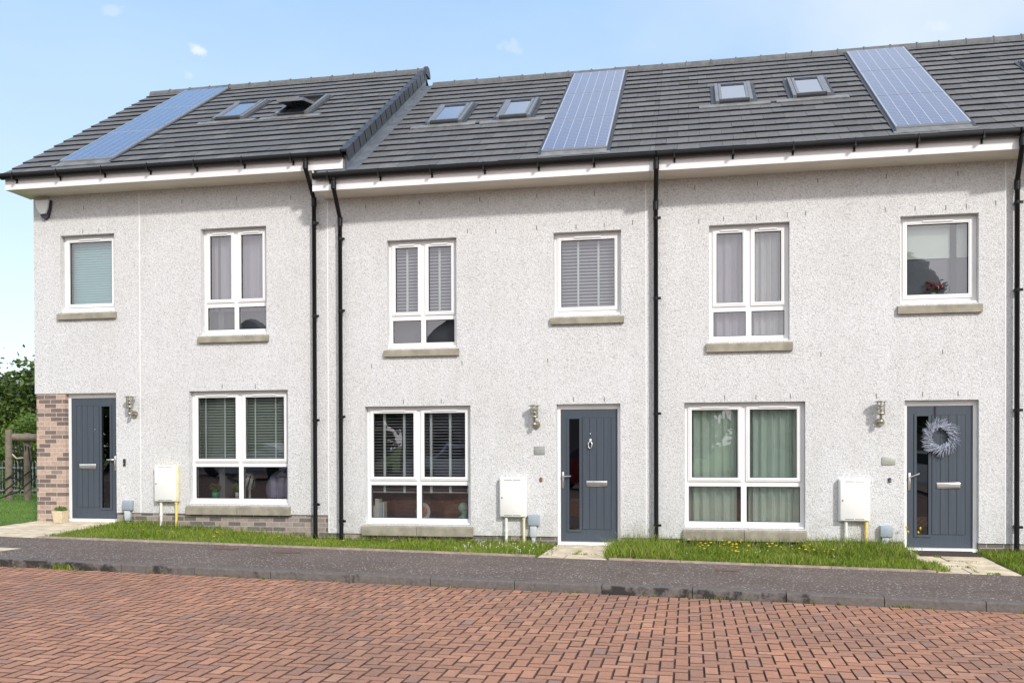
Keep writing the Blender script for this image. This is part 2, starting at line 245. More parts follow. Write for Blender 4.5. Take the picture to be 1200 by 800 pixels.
M = dict(
 render=render_wall(),
 brick_pier=brickmat('pink_grey_brick', (0.50, 0.365, 0.29), (0.20, 0.15, 0.132), (0.55, 0.47, 0.40), off=0.03),
 brick=brickmat('grey_brown_brick', (0.34, 0.285, 0.25), (0.165, 0.145, 0.135), (0.42, 0.385, 0.35), off=0.04),
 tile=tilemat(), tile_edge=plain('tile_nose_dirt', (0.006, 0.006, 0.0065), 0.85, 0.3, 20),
 ridge=plain('ridge_tile_concrete', (0.125, 0.126, 0.125), 0.7, 0.25, 9, bmp=0.3),
 verge=plain('dry_verge_plastic', (0.048, 0.052, 0.062), 0.5, 0.15, 8),
 lead=plain('lead_flashing', (0.13, 0.145, 0.165), 0.45, 0.25, 5, bmp=0.4, bscale=8),
 lead_pale=plain('weathered_lead', (0.19, 0.19, 0.185), 0.55, 0.3, 7, bmp=0.5, bscale=14),
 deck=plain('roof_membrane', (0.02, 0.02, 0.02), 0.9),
 upvc=plain('white_upvc', (0.82, 0.82, 0.82), 0.32, 0.03, 3),
 fascia=plain('white_fascia_board', (0.80, 0.79, 0.80), 0.4, 0.04, 2),
 soffit=plain('bounce_tinted_soffit_board', (0.72, 0.67, 0.58), 0.5, 0.06, 2),  # soffit: warm bounce from the red paving put into the board colour
 black=plain('black_rainwater_plastic', (0.006, 0.006, 0.007), 0.42, 0.25, 10, spec=0.3),
 gasket=plain('black_rubber', (0.02, 0.02, 0.022), 0.6),
 stone=plain('cast_stone', (0.30, 0.275, 0.215), 0.85, 0.22, 7, bmp=0.25),
 door=doormat_paint(), groove=plain('door_groove', (0.02, 0.026, 0.038), 0.6),
 steel=plain('brushed_steel', (0.72, 0.71, 0.69), 0.28, 0.05, 20, metal=1.0),
 alu=plain('grey_aluminium_cladding', (0.22, 0.225, 0.24), 0.38, 0.1, 8, metal=0.35),
 alu_dark=plain('dark_aluminium_cladding', (0.035, 0.036, 0.04), 0.45, 0.15, 8),
 brass=plain('weathered_steel_lantern', (0.42, 0.40, 0.33), 0.32, 0.2, 30, metal=0.85),
 lamp_glass=glassmat('lantern_glass', (0.92, 0.92, 0.88), 0.08, 0.5),
 glass=glassmat('window_glass', (0.88, 0.92, 0.91), 0.125, 0.8),
 glass_dark=glassmat('door_glass', (0.30, 0.31, 0.32), 0.11, 0.7),
 solar=solarmat(), solar_frame=plain('panel_frame', (0.55, 0.58, 0.62), 0.35, 0.05, 5, metal=0.6),
 grp=plain('white_meter_plastic', (0.80, 0.80, 0.775), 0.42, 0.03, 4), grp_aged=plain('aged_cream_plastic', (0.74, 0.68, 0.46), 0.5, 0.1, 9),
 yellow=plain('yellow_gas_pipe', (0.78, 0.60, 0.15), 0.5, 0.15, 12), white_pipe=plain('white_plastic_pipe', (0.76, 0.75, 0.70), 0.4, 0.06, 9),
 grey_box=plain('grey_meter_plastic', (0.30, 0.35, 0.40), 0.5, 0.06, 6), grey_pipe=plain('grey_conduit', (0.50, 0.54, 0.56), 0.5, 0.08, 9),
 plate=plain('grey_number_plate', (0.30, 0.31, 0.30), 0.5, 0.12, 40), plate_pale=plain('steel_number_plate', (0.40, 0.415, 0.36), 0.4, 0.1, 40, metal=0.2),
 pave=pavement(), paver=paver(), kerb=kerbmat(),
 bed=plain('joint_sand', (0.115, 0.064, 0.046), 0.95, 0.5, 9),
 asphalt=plain('far_asphalt', (0.16, 0.10, 0.085), 0.9, 0.2, 2),
 flag=plain('concrete_paving_flag', (0.64, 0.54, 0.39), 0.9, 0.24, 6, bmp=0.3),
 flag_bed=plain('flag_joint', (0.16, 0.14, 0.09), 0.95, 0.4, 20),
 edging=plain('concrete_edging', (0.36, 0.285, 0.235), 0.9, 0.25, 9, bmp=0.4),
 soil=plain('turf_soil', (0.085, 0.105, 0.030), 0.95, 0.4, 8),
 earth=plain('distant_turf', (0.10, 0.18, 0.025), 0.95, 0.25, 0.5),
 grass=leafmat('grass_blade', (0.085, 0.155, 0.008), (0.290, 0.370, 0.035), 0.3),
 lawn_blade=leafmat('lawn_blade', (0.09, 0.18, 0.014), (0.19, 0.32, 0.035), 0.3),
 straw=plain('dry_grass_stem', (0.36, 0.34, 0.16), 0.8),
 petal=plain('yellow_petal', (0.80, 0.58, 0.02), 0.6), 
 leaf=leafmat('tree_leaf', (0.028, 0.055, 0.010), (0.115, 0.175, 0.030), 0.25),
 leaf_light=leafmat('shrub_leaf', (0.055, 0.11, 0.012), (0.17, 0.26, 0.035), 0.3),
 bark=plain('tree_bark', (0.08, 0.065, 0.05), 0.9, 0.3, 12, bmp=0.6),
 timber=plain('grey_timber', (0.20, 0.165, 0.125), 0.85, 0.25, 10, bmp=0.4), timber_end=plain('pale_timber_end', (0.55, 0.48, 0.38), 0.8),
 rope=plain('black_rope', (0.02, 0.02, 0.024), 0.8), galv=plain('green_grey_fence_steel', (0.17, 0.20, 0.18), 0.5, 0.1, 10),
 slat=plain('grey_blind_slat', (0.62, 0.60, 0.69), 0.5, 0.03, 4), slat_wood=plain('sage_blind_slat', (0.45, 0.50, 0.43), 0.5, 0.05, 4),
 slat_teal=plain('pale_teal_blind_slat', (0.52, 0.82, 0.84), 0.5, 0.03, 4), tape=plain('pale_ladder_tape', (0.86, 0.89, 0.88), 0.8, 0.03),
 slat_dark=plain('plum_grey_blind_slat', (0.42, 0.40, 0.44), 0.45, 0.04, 4),
 curtain_green=plain('pale_green_curtain', (0.66, 0.76, 0.67), 0.9, 0.05, 3), curtain_grey=plain('sky_tinted_grey_curtain', (0.58, 0.52, 0.60), 0.9, 0.05, 3),  # curtain_grey: lilac of the mirrored sky put into the cloth colour
 curtain_pale=plain('silver_curtain', (0.66, 0.65, 0.66), 0.9, 0.05, 3), roller=plain('pale_green_roller', (0.84, 0.90, 0.84), 0.8, 0.03, 3),
 room=plain('room_paint', (0.22, 0.215, 0.22), 0.9, 0.05, 1), room_dark=plain('dark_room_backing', (0.11, 0.11, 0.13), 0.6, 0.06, 2),
 leather=plain('brown_leather', (0.22, 0.085, 0.045), 0.4, 0.2, 5), leather_dark=plain('dark_brown_leather', (0.10, 0.055, 0.050), 0.4, 0.2, 5),
 verdigris=plain('verdigris_plaster', (0.30, 0.55, 0.46), 0.6, 0.15, 20), china=plain('white_china', (0.76, 0.74, 0.68), 0.25, 0.03),
 rose=plain('faded_rose_print', (0.55, 0.25, 0.20), 0.4, 0.4, 40), paper=plain('cream_book_cover', (0.68, 0.66, 0.58), 0.6, 0.05), paper_blue=plain('pale_blue_book_cover', (0.42, 0.52, 0.60), 0.6, 0.05),
 green_pot=plain('green_glazed_pot', (0.05, 0.42, 0.19), 0.3, 0.05), pink=plain('pink_flower', (0.36, 0.05, 0.09), 0.6, 0.2, 30),
 dark_post=plain('dark_painted_post', (0.012, 0.013, 0.02), 0.4), 
 cream_pot=plain('cream_stone_pot', (0.62, 0.52, 0.36), 0.8, 0.12, 12), coir=plain('brown_coir', (0.060, 0.042, 0.034), 0.95, 0.3, 60, bmp=0.6, bscale=200),
 twig=plain('frosted_lavender_twig', (0.30, 0.33, 0.40), 0.8, 0.35, 40), ribbon=plain('black_ribbon', (0.012, 0.012, 0.015), 0.6),
 iron=plain('rusty_iron_cover', (0.16, 0.075, 0.055), 0.7, 0.3, 30, bmp=0.5), dark_shell=plain('dark_purple_plastic', (0.035, 0.028, 0.05), 0.4),
 alarm_white=plain('pale_alarm_plastic', (0.80, 0.82, 0.83), 0.35, 0.03),
 opp_wall=plain('cream_harled_wall', (0.24, 0.22, 0.20), 0.9, 0.1, 2), car_red=plain('dark_red_car_paint', (0.22, 0.015, 0.02), 0.25, 0.02), car_grey=plain('lilac_grey_car_paint', (0.36, 0.36, 0.42), 0.22, 0.02, metal=0.3),
 car_white=plain('silver_car_paint', (0.6, 0.6, 0.62), 0.22, 0.02, metal=0.4), tyre=plain('tyre_rubber', (0.02, 0.02, 0.02), 0.8), car_glass=plain('car_window_glass', (0.015, 0.018, 0.02), 0.06),
 cushion=plain('lilac_padded_fabric', (0.44, 0.40, 0.56), 0.55, 0.15, 6),
 screen=plain('slate_grey_screen', (0.22, 0.23, 0.27), 0.8, 0.05, 2),
 vent_grey=plain('weep_vent_plastic', (0.10, 0.095, 0.09), 0.7),
 bird=plain('dark_feather', (0.03, 0.03, 0.035), 0.8),
)

# ------------------------------------------------------------------ mesh helpers
class MB:
    def __init__(s): s.v = []; s.f = []; s.m = []; s.t = []; s.sm = []
    def add(s, vs, fs, mi=0, tone=0.5, smooth=False):
        o = len(s.v); s.v += [tuple(x) for x in vs]
        for f in fs: s.f.append([o + i for i in f]); s.m.append(mi); s.t.append(tone); s.sm.append(smooth)
    def quad(s, a, b, c, d, mi=0, tone=0.5): s.add([a, b, c, d], [(0, 1, 2, 3)], mi, tone)
    def box(s, x0, x1, y0, y1, z0, z1, mi=0, tone=0.5, skip=''):
        vs = [(x0, y0, z0), (x1, y0, z0), (x1, y1, z0), (x0, y1, z0), (x0, y0, z1), (x1, y0, z1), (x1, y1, z1), (x0, y1, z1)]
        F = {'b': (0, 3, 2, 1), 't': (4, 5, 6, 7), 'f': (0, 1, 5, 4), 'r': (1, 2, 6, 5), 'k': (2, 3, 7, 6), 'l': (3, 0, 4, 7)}
        s.add(vs, [F[k] for k in F if k not in skip], mi, tone); return s
    def cham(s, x0, x1, y0, y1, z0, z1, c, mi=0, tone=0.5):      # box with chamfered top edges
        s.add([(x0, y0, z0), (x1, y0, z0), (x1, y1, z0), (x0, y1, z0), (x0, y0, z1 - c), (x1, y0, z1 - c), (x1, y1, z1 - c), (x0, y1, z1 - c),
               (x0 + c, y0 + c, z1), (x1 - c, y0 + c, z1), (x1 - c, y1 - c, z1), (x0 + c, y1 - c, z1)],
              [(0, 1, 5, 4), (1, 2, 6, 5), (2, 3, 7, 6), (3, 0, 4, 7), (4, 5, 9, 8), (5, 6, 10, 9), (6, 7, 11, 10), (7, 4, 8, 11), (8, 9, 10, 11)], mi, tone); return s
    def rbox(s, x0, x1, y0, y1, z0, z1, r, mi=0, seg=2, smooth=True):   # fully bevelled box
        bm = bmesh.new(); bmesh.ops.create_cube(bm, size=1)
        for v in bm.verts: v.co = Vector((x0 + (v.co.x + .5) * (x1 - x0), y0 + (v.co.y + .5) * (y1 - y0), z0 + (v.co.z + .5) * (z1 - z0)))
        bmesh.ops.bevel(bm, geom=bm.edges[:], offset=r, segments=seg, affect='EDGES', profile=0.5)
        bm.verts.index_update(); s.add([v.co for v in bm.verts], [[v.index for v in f.verts] for f in bm.faces], mi, 0.5, smooth); bm.free(); return s
    def frame(s, x0, x1, z0, z1, wd, y0, y1, mi=0):
        s.box(x0, x0 + wd, y0, y1, z0, z1, mi); s.box(x1 - wd, x1, y0, y1, z0, z1, mi)
        s.box(x0 + wd, x1 - wd, y0, y1, z0, z0 + wd, mi); s.box(x0 + wd, x1 - wd, y0, y1, z1 - wd, z1, mi); return s
    def tube(s, pts, r, n=8, mi=0, cap=True, tone=0.5):
        pts = [Vector(p) for p in pts]; rings = []; r = r if isinstance(r, (list, tuple)) else [r] * len(pts)
        ref = None
        for i, p in enumerate(pts):
            d = (pts[min(i + 1, len(pts) - 1)] - pts[max(i - 1, 0)]).normalized()
            if ref is None: ref = d.orthogonal().normalized()
            ref = (ref - d * ref.dot(d)).normalized(); q = d.cross(ref)
            rings.append([p + (ref * math.cos(2 * math.pi * k / n) + q * math.sin(2 * math.pi * k / n)) * r[i] for k in range(n)])
        vs = [v for g in rings for v in g]
        fs = [(i * n + k, i * n + (k + 1) % n, (i + 1) * n + (k + 1) % n, (i + 1) * n + k) for i in range(len(pts) - 1) for k in range(n)]
        s.add(vs, fs, mi, tone, True)
        if cap: s.add(rings[0], [tuple(reversed(range(n)))], mi, tone); s.add(rings[-1], [tuple(range(n))], mi, tone)
        return s
    def lathe(s, prof, cx, cy, n=16, mi=0):
        vs = [(cx + r * math.cos(2 * math.pi * k / n), cy + r * math.sin(2 * math.pi * k / n), z) for r, z in prof for k in range(n)]
        fs = [(i * n + k, i * n + (k + 1) % n, (i + 1) * n + (k + 1) % n, (i + 1) * n + k) for i in range(len(prof) - 1) for k in range(n)]
        s.add(vs, fs, mi, 0.5, True); return s
    def prism(s, poly, y0, y1, mi=0):     # polygon in x,z extruded along y
        n = len(poly)
        s.add([(x, y0, z) for x, z in poly] + [(x, y1, z) for x, z in poly], [tuple(range(n)), tuple(range(2 * n - 1, n - 1, -1))] + [(i, i + n, (i + 1) % n + n, (i + 1) % n) for i in range(n)], mi); return s
    def prismx(s, poly, x0, x1, mi=0, tone=0.5):    # polygon in y,z extruded along x
        n = len(poly)
        s.add([(x0, y, z) for y, z in poly] + [(x1, y, z) for y, z in poly], [tuple(reversed(range(n))), tuple(range(n, 2 * n))] + [(i, (i + 1) % n, (i + 1) % n + n, i + n) for i in range(n)], mi, tone); return s
    def ball(s, c, r, n=10, mi=0, sc=(1, 1, 1)):
        pr = [(math.sin(math.pi * i / n), -math.cos(math.pi * i / n)) for i in range(n + 1)]
        vs = [(c[0] + sc[0] * r * a * math.cos(2 * math.pi * k / n), c[1] + sc[1] * r * a * math.sin(2 * math.pi * k / n), c[2] + sc[2] * r * b) for a, b in pr for k in range(n)]
        s.add(vs, [(i * n + k, i * n + (k + 1) % n, (i + 1) * n + (k + 1) % n, (i + 1) * n + k) for i in range(n) for k in range(n)], mi, 0.5, True); return s
def wpos(o):
    p = Vector((0, 0, 0))
    while o: p += Vector(o.location); o = o.parent
    return p
def obj(name, mb, mats, parent=None, base=None):
    if not isinstance(mats, (list, tuple)): mats = [mats]
    if parent is not None and base is None: loc = Vector((0, 0, 0)); off = wpos(parent)
    else:
        if base is None:
            xs = [v[0] for v in mb.v]; ys = [v[1] for v in mb.v]; zs = [v[2] for v in mb.v]
            base = ((min(xs) + max(xs)) / 2, (min(ys) + max(ys)) / 2, min(zs))
        off = Vector(base); loc = off - (wpos(parent) if parent else Vector((0, 0, 0)))
    me = bpy.data.meshes.new(name)
    me.from_pydata([(v[0] - off.x, v[1] - off.y, v[2] - off.z) for v in mb.v], [], mb.f)
    for m in mats: me.materials.append(M[m])
    me.polygons.foreach_set('material_index', mb.m); me.polygons.foreach_set('use_smooth', mb.sm)
    a = me.attributes.new('tone', 'FLOAT', 'FACE'); a.data.foreach_set('value', mb.t)
    me.update(); o = bpy.data.objects.new(name, me); C.objects.link(o)
    o.location = loc
    if parent is not None: o.parent = parent
    return o
def tag(o, label, cat, group=None, kind=None):
    if label: o['label'] = label
    if cat: o['category'] = cat
    if group: o['group'] = group
    if kind: o['kind'] = kind
    return o
def thing(name, label, cat, loc, group=None):
    o = bpy.data.objects.new(name, None); C.objects.link(o); o.location = loc; o.empty_display_size = 0.2
    return tag(o, label, cat, group)
def struct(o): o['kind'] = 'structure'; return o

# ------------------------------------------------------------------ ground heights
def lerp(x, pts):
    if x <= pts[0][0]: return pts[0][1]
    for (a, p), (b, q) in zip(pts, pts[1:]):
        if x <= b: return p + (q - p) * (x - a) / (b - a)
    return pts[-1][1]
def gA(x): return lerp(x, [(-9.3, 0.225), (-5.8, -0.012), (4.4, -0.03), (9.5, -0.11)])
def gE(x): return lerp(x, [(-11, 0.184), (9.5, -0.189)])
def gR(x): return -0.018 * max(-16, min(12, x)) - 0.066
YK = -4.35; YE = -1.9
def g(x, y):
    if y > YE: t = min(1, max(0, -y / -YE)); return gA(x) * (1 - t) + gE(x) * t
    t = min(1, (YE - y) / (YE - YK)); return gE(x) * (1 - t) + (gR(x) + 0.093) * t
def sheet(x0, x1, y0, y1, nx, ny, dz, f=g, mb=None, mi=0):
    mb = mb or MB(); o = len(mb.v)
    P = [(x0 + (x1 - x0) * i / nx, y0 + (y1 - y0) * j / ny) for j in range(ny + 1) for i in range(nx + 1)]
    mb.add([(x, y, f(x, y) + dz) for x, y in P], [(j * (nx + 1) + i, j * (nx + 1) + i + 1, (j + 1) * (nx + 1) + i + 1, (j + 1) * (nx + 1) + i) for j in range(ny) for i in range(nx)], mi); return mb

# ground, road, pavement
gm = MB(); gm.quad((-600, -600, -0.6), (600, -600, -0.6), (600, 600, -0.6), (-600, 600, -0.6)); struct(obj('ground', gm, 'earth', base=(0, 0, -0.6)))
rb = sheet(-40, 40, -40, YK - 0.02, 40, 4, -0.012, lambda x, y: gR(x))
struct(obj('road', rb, 'bed'))
fr = sheet(-40, 40, -40, -17.0, 40, 4, -0.004, lambda x, y: gR(x)); struct(obj('far_road', fr, 'asphalt'))
pv = MB(); W = 0.1; gap = 0.0038; ch = 0.0042
def brick(x0, y0, x1, y1):
    x0 += gap; y0 += gap; x1 -= gap; y1 -= gap; z = gR((x0 + x1) / 2) + random.uniform(-0.0015, 0.0015)
    c = ch; tl = random.uniform(-0.0015, 0.0015); tx = random.uniform(-0.0015, 0.0015)
    pv.add([(x0, y0, z - 0.012), (x1, y0, z - 0.012), (x1, y1, z - 0.012), (x0, y1, z - 0.012), (x0 + c, y0 + c, z + tl), (x1 - c, y0 + c, z + tx), (x1 - c, y1 - c, z - tl), (x0 + c, y1 - c, z - tx)],
           [(0, 1, 5, 4), (1, 2, 6, 5), (2, 3, 7, 6), (3, 0, 4, 7)], 1)
    pv.add(pv.v[-4:], [(0, 1, 2, 3)], 0, random.random() ** 0.9)
for j in range(0, 122):
    for i in range(0, 215):
        x = -14 + i * W; y = -4.36 - (j + 1) * W; k = (i + j) % 4
        # keep what the view can take in, with a margin
        if y < -13.2: continue
        d = y + 13.715
        if x < -1.06 * d - 2.2 or x > 0.45 * d + 2.6: continue
        if k == 0: brick(x, y, x + 2 * W, y + W)
        elif k == 2: brick(x, y - W, x + W, y + W)
        elif k == 3 and j == 0: brick(x, y, x + W, y + W)
struct(obj('paved_road', pv, ['paver', 'bed'], base=(0, -8, 0)))
struct(obj('pavement', sheet(-16, 10, YK + 0.125, YE - 0.05, 52, 4, 0.0), 'pave'))
kb = MB(); x = -16.0; i = 0
off = (-4.541 + 0.915 * 20) % 0.915
x = -16 + ((-4.541 + 16) % 0.915) - 0.915
while x < 10:
    xa, xb = x + 0.004, x + 0.911; tn = 0.0
    mid = (xa + xb) / 2
    if mid < -5.6: tn = random.choice([0.18, 0.30, 0.36, 0.34])
    elif mid < -0.95: tn = 0.08
    elif -0.95 < mid < 0.95: tn = 0.30
    elif 1.4 < mid < 2.2: tn = 0.10
    za, zb = gR(xa), gR(xb); h = 0.093
    prof = [(YK, -0.1), (YK, h - 0.018), (YK + 0.006, h - 0.006), (YK + 0.02, h), (YK + 0.125, h), (YK + 0.125, -0.1)]
    n = len(prof)
    kb.add([(xa, y, za + z) for y, z in prof] + [(xb, y, zb + z) for y, z in prof], [(i, i + n, (i + 1) % n + n, (i + 1) % n) for i in (0, 1)], 0, tn)
    kb.add([(xa, y, za + z) for y, z in prof] + [(xb, y, zb + z) for y, z in prof], [tuple(range(n)), tuple(reversed(range(n, 2 * n)))] + [(i, i + n, (i + 1) % n + n, (i + 1) % n) for i in range(2, n)], 0, tn * .35)
    x += 0.915
struct(obj('kerb', kb, 'kerb'))
# edging, verges, paths
SPANS = [(-9.38, -1.98), (-1.02, 2.93), (3.92, 8.0)]
for a, b in SPANS:
    e = MB(); x = a
    while x < b - 0.05:
        x2 = min(b, x + 0.914); jt = random.uniform(-0.006, 0.006)
        za, zb = g(x, YE), g(x2, YE)
        e.add([(x + .003, YE - 0.055 + jt, za - 0.1), (x2 - .003, YE - 0.055 + jt, zb - 0.1), (x2 - .003, YE - 0.005, zb - 0.1), (x + .003, YE - 0.005, za - 0.1),
               (x + .003, YE - 0.055 + jt, za + 0.026 + jt), (x2 - .003, YE - 0.055 + jt, zb + 0.026 + jt), (x2 - .003, YE - 0.005, zb + 0.026), (x + .003, YE - 0.005, za + 0.026)],
              [(0, 1, 5, 4), (1, 2, 6, 5), (2, 3, 7, 6), (3, 0, 4, 7), (4, 5, 6, 7)]); x = x2
    struct(obj('path_edging', e, 'edging'))
    struct(obj('verge', sheet(a, b, YE - 0.004, 0.05, 20, 3, -0.006), 'soil'))
def path(x0, x1, y0, y1, cols, rows, jig, name='path'):
    struct(obj('path_bed', sheet(x0 - 0.02, x1 + 0.02, y0, y1, 6, 4, -0.012), 'flag_bed'))
    m = MB(); ws = [(x1 - x0) / cols] * cols; rs = (y1 - y0) / rows
    for r in range(rows):
        sh = jig * ((r % 2) - 0.5)
        xs = [x0] + [x0 + (x1 - x0) * (c / cols) + sh for c in range(1, cols)] + [x1]
        for xa, xb in zip(xs, xs[1:]):
            ya, yb = y0 + r * rs, y0 + (r + 1) * rs; q = random.uniform(.006, .013)
            dz = random.uniform(0, 0.009)
            P = [(xa + q, ya + q), (xb - q, ya + q), (xb - q, yb - q), (xa + q, yb - q)]
            m.add([(px, py, g(px, py) - 0.012) for px, py in P] + [(px + (0.004 if k in (0, 3) else -0.004), py + (0.004 if k < 2 else -0.004), g(px, py) + dz) for k, (px, py) in enumerate(P)],
                  [(0, 1, 5, 4), (1, 2, 6, 5), (2, 3, 7, 6), (3, 0, 4, 7), (4, 5, 6, 7)])
    struct(obj(name, m, 'flag'))
path(-10.92, -9.40, YE - 0.05, 0.0, 3, 4, 0.25)
path(-1.96, -1.04, YE - 0.05, 0.0, 2, 4, 0.22)
path(2.95, 3.90, YE - 0.05, 0.0, 2, 4, 0.2)
sl = sheet(-10.2, -8.5, -3.78, -3.32, 6, 2, 0.004); struct(obj('crossing_slab', sl, 'flag'))
# lawn past the gable
struct(obj('lawn', sheet(-70, -10.93, YE - 0.05, 60, 30, 30, 0.0, lambda x, y: 0.222 - 0.06 * min(1, max(0, (y - 1) / 8))), 'earth'))

# ------------------------------------------------------------------ houses
TAN = math.tan(0.5988); CO = math.cos(0.5988); SI = math.sin(0.5988)
YEAVE = -0.57; YR = 3.78
def zr(y, dz): return 5.795 + dz + TAN * (y + 0.338)       # tile surface
def wallmesh(x0, x1, z0, z1, ops, th=0.2, extra=()):
    xs = sorted({x0, x1, *[o[0] for o in ops], *[o[1] for o in ops]}); zs = sorted({z0, z1, *[o[2] for o in ops], *[o[3] for o in ops]})
    xs = [x for x in xs if x0 <= x <= x1]; zs = [z for z in zs if z0 <= z <= z1]
    hole = lambda x, z: any(o[0] < x < o[1] and o[2] < z < o[3] for o in ops)
    m = MB(); G = {}
    for i in range(len(xs) - 1):
        for j in range(len(zs) - 1):
            G[i, j] = not hole((xs[i] + xs[i + 1]) / 2, (zs[j] + zs[j + 1]) / 2)
    for (i, j), s in G.items():
        if not s: continue
        a, b, c, d = xs[i], xs[i + 1], zs[j], zs[j + 1]
        m.quad((a, 0, c), (b, 0, c), (b, 0, d), (a, 0, d)); m.quad((b, th, c), (a, th, c), (a, th, d), (b, th, d))
        if not G.get((i - 1, j)): m.quad((a, th, c), (a, 0, c), (a, 0, d), (a, th, d))
        if not G.get((i + 1, j)): m.quad((b, 0, c), (b, th, c), (b, th, d), (b, 0, d))
        if not G.get((i, j - 1)): m.quad((a, 0, c), (a, th, c), (b, th, c), (b, 0, c))
        if not G.get((i, j + 1)): m.quad((a, 0, d), (b, 0, d), (b, th, d), (a, th, d))
    return m
def window(h, kind, x0, x1, z0, z1, sill_h, sill_over=0.045, sill_out=0.055, room=False):
    yf = 0.105
    f = MB(); f.frame(x0 + .002, x1 - .002, z0 + 0.03, z1 - .002, 0.06, yf, yf + 0.07)
    f.box(x0 + .002, x1 - .002, 0.03, yf + 0.06, z0 + 0.004, z0 + 0.03)               # projecting white cill
    tr = {'tall': z1 - 0.71 * (z1 - z0), 'wide': z1 - 0.645 * (z1 - z0), 'square': None}[kind]
    xm = (x0 + x1) / 2
    panes = []; sashes = []
    if tr:
        f.box(xm - 0.04, xm + 0.04, yf + .001, yf + 0.068, z0 + 0.09, z1 - 0.062); f.box(x0 + 0.062, xm - 0.04, yf + .001, yf + 0.068, tr - 0.045, tr + 0.045); f.box(xm + 0.04, x1 - 0.062, yf + .001, yf + 0.068, tr - 0.045, tr + 0.045)
        sashes = [(x0 + 0.052, xm - 0.03, tr + 0.03, z1 - 0.05), (xm + 0.03, x1 - 0.052, tr + 0.03, z1 - 0.05)]
        panes += [(x0 + 0.062, xm - 0.04, z0 + 0.09, tr - 0.045), (xm + 0.04, x1 - 0.062, z0 + 0.09, tr - 0.045)]
    else:
        sashes = [(x0 + 0.05, x1 - 0.05, z0 + 0.085, z1 - 0.05)]
    w_ = obj('window', f, 'upvc', h, base=((x0 + x1) / 2, yf, z0))
    for a, b, c, d in sashes:
        s = MB().frame(a, b, c, d, 0.055, yf - 0.018, yf + 0.05); s.frame(a + 0.02, b - 0.02, c + 0.02, d - 0.02, 0.02, yf - 0.024, yf - 0.018)
        obj('sash', s, 'upvc', w_)
        panes.append((a + 0.055, b - 0.055, c + 0.055, d - 0.055))
        v = MB().box((a + b) / 2 - 0.2 * min(1, (b - a) / 0.75), (a + b) / 2 + 0.2 * min(1, (b - a) / 0.75), yf - 0.036, yf - 0.02, d - 0.028, d - 0.008)
        obj('trickle_vent', v, 'upvc', w_)
    gk = MB(); p = MB()
    for a, b, c, d in panes:
        gk.frame(a - 0.001, b + 0.001, c - 0.001, d + 0.001, 0.009, yf + 0.006, yf + 0.03)
        p.quad((a + .004, yf + 0.02, c + .004), (b - .004, yf + 0.02, c + .004), (b - .004, yf + 0.02, d - .004), (a + .004, yf + 0.02, d - .004))
    obj('gasket', gk, 'gasket', w_); obj('pane', p, 'glass', w_)
    s = MB(); q = sill_over
    poly = [(0.10, z0), (-sill_out + 0.012, z0 - 0.03), (-sill_out, z0 - 0.042), (-sill_out, z0 - sill_h), (0.10, z0 - sill_h)]
    cuts = [x0 - q, x1 + q] if x1 - x0 < 1.4 else [x0 - q, xm - 0.0, x1 + q]
    for a, b in zip(cuts, cuts[1:]): s.prismx(poly, a + 0.003, b - 0.003)
    obj('sill', s, 'stone', w_)
    return w_
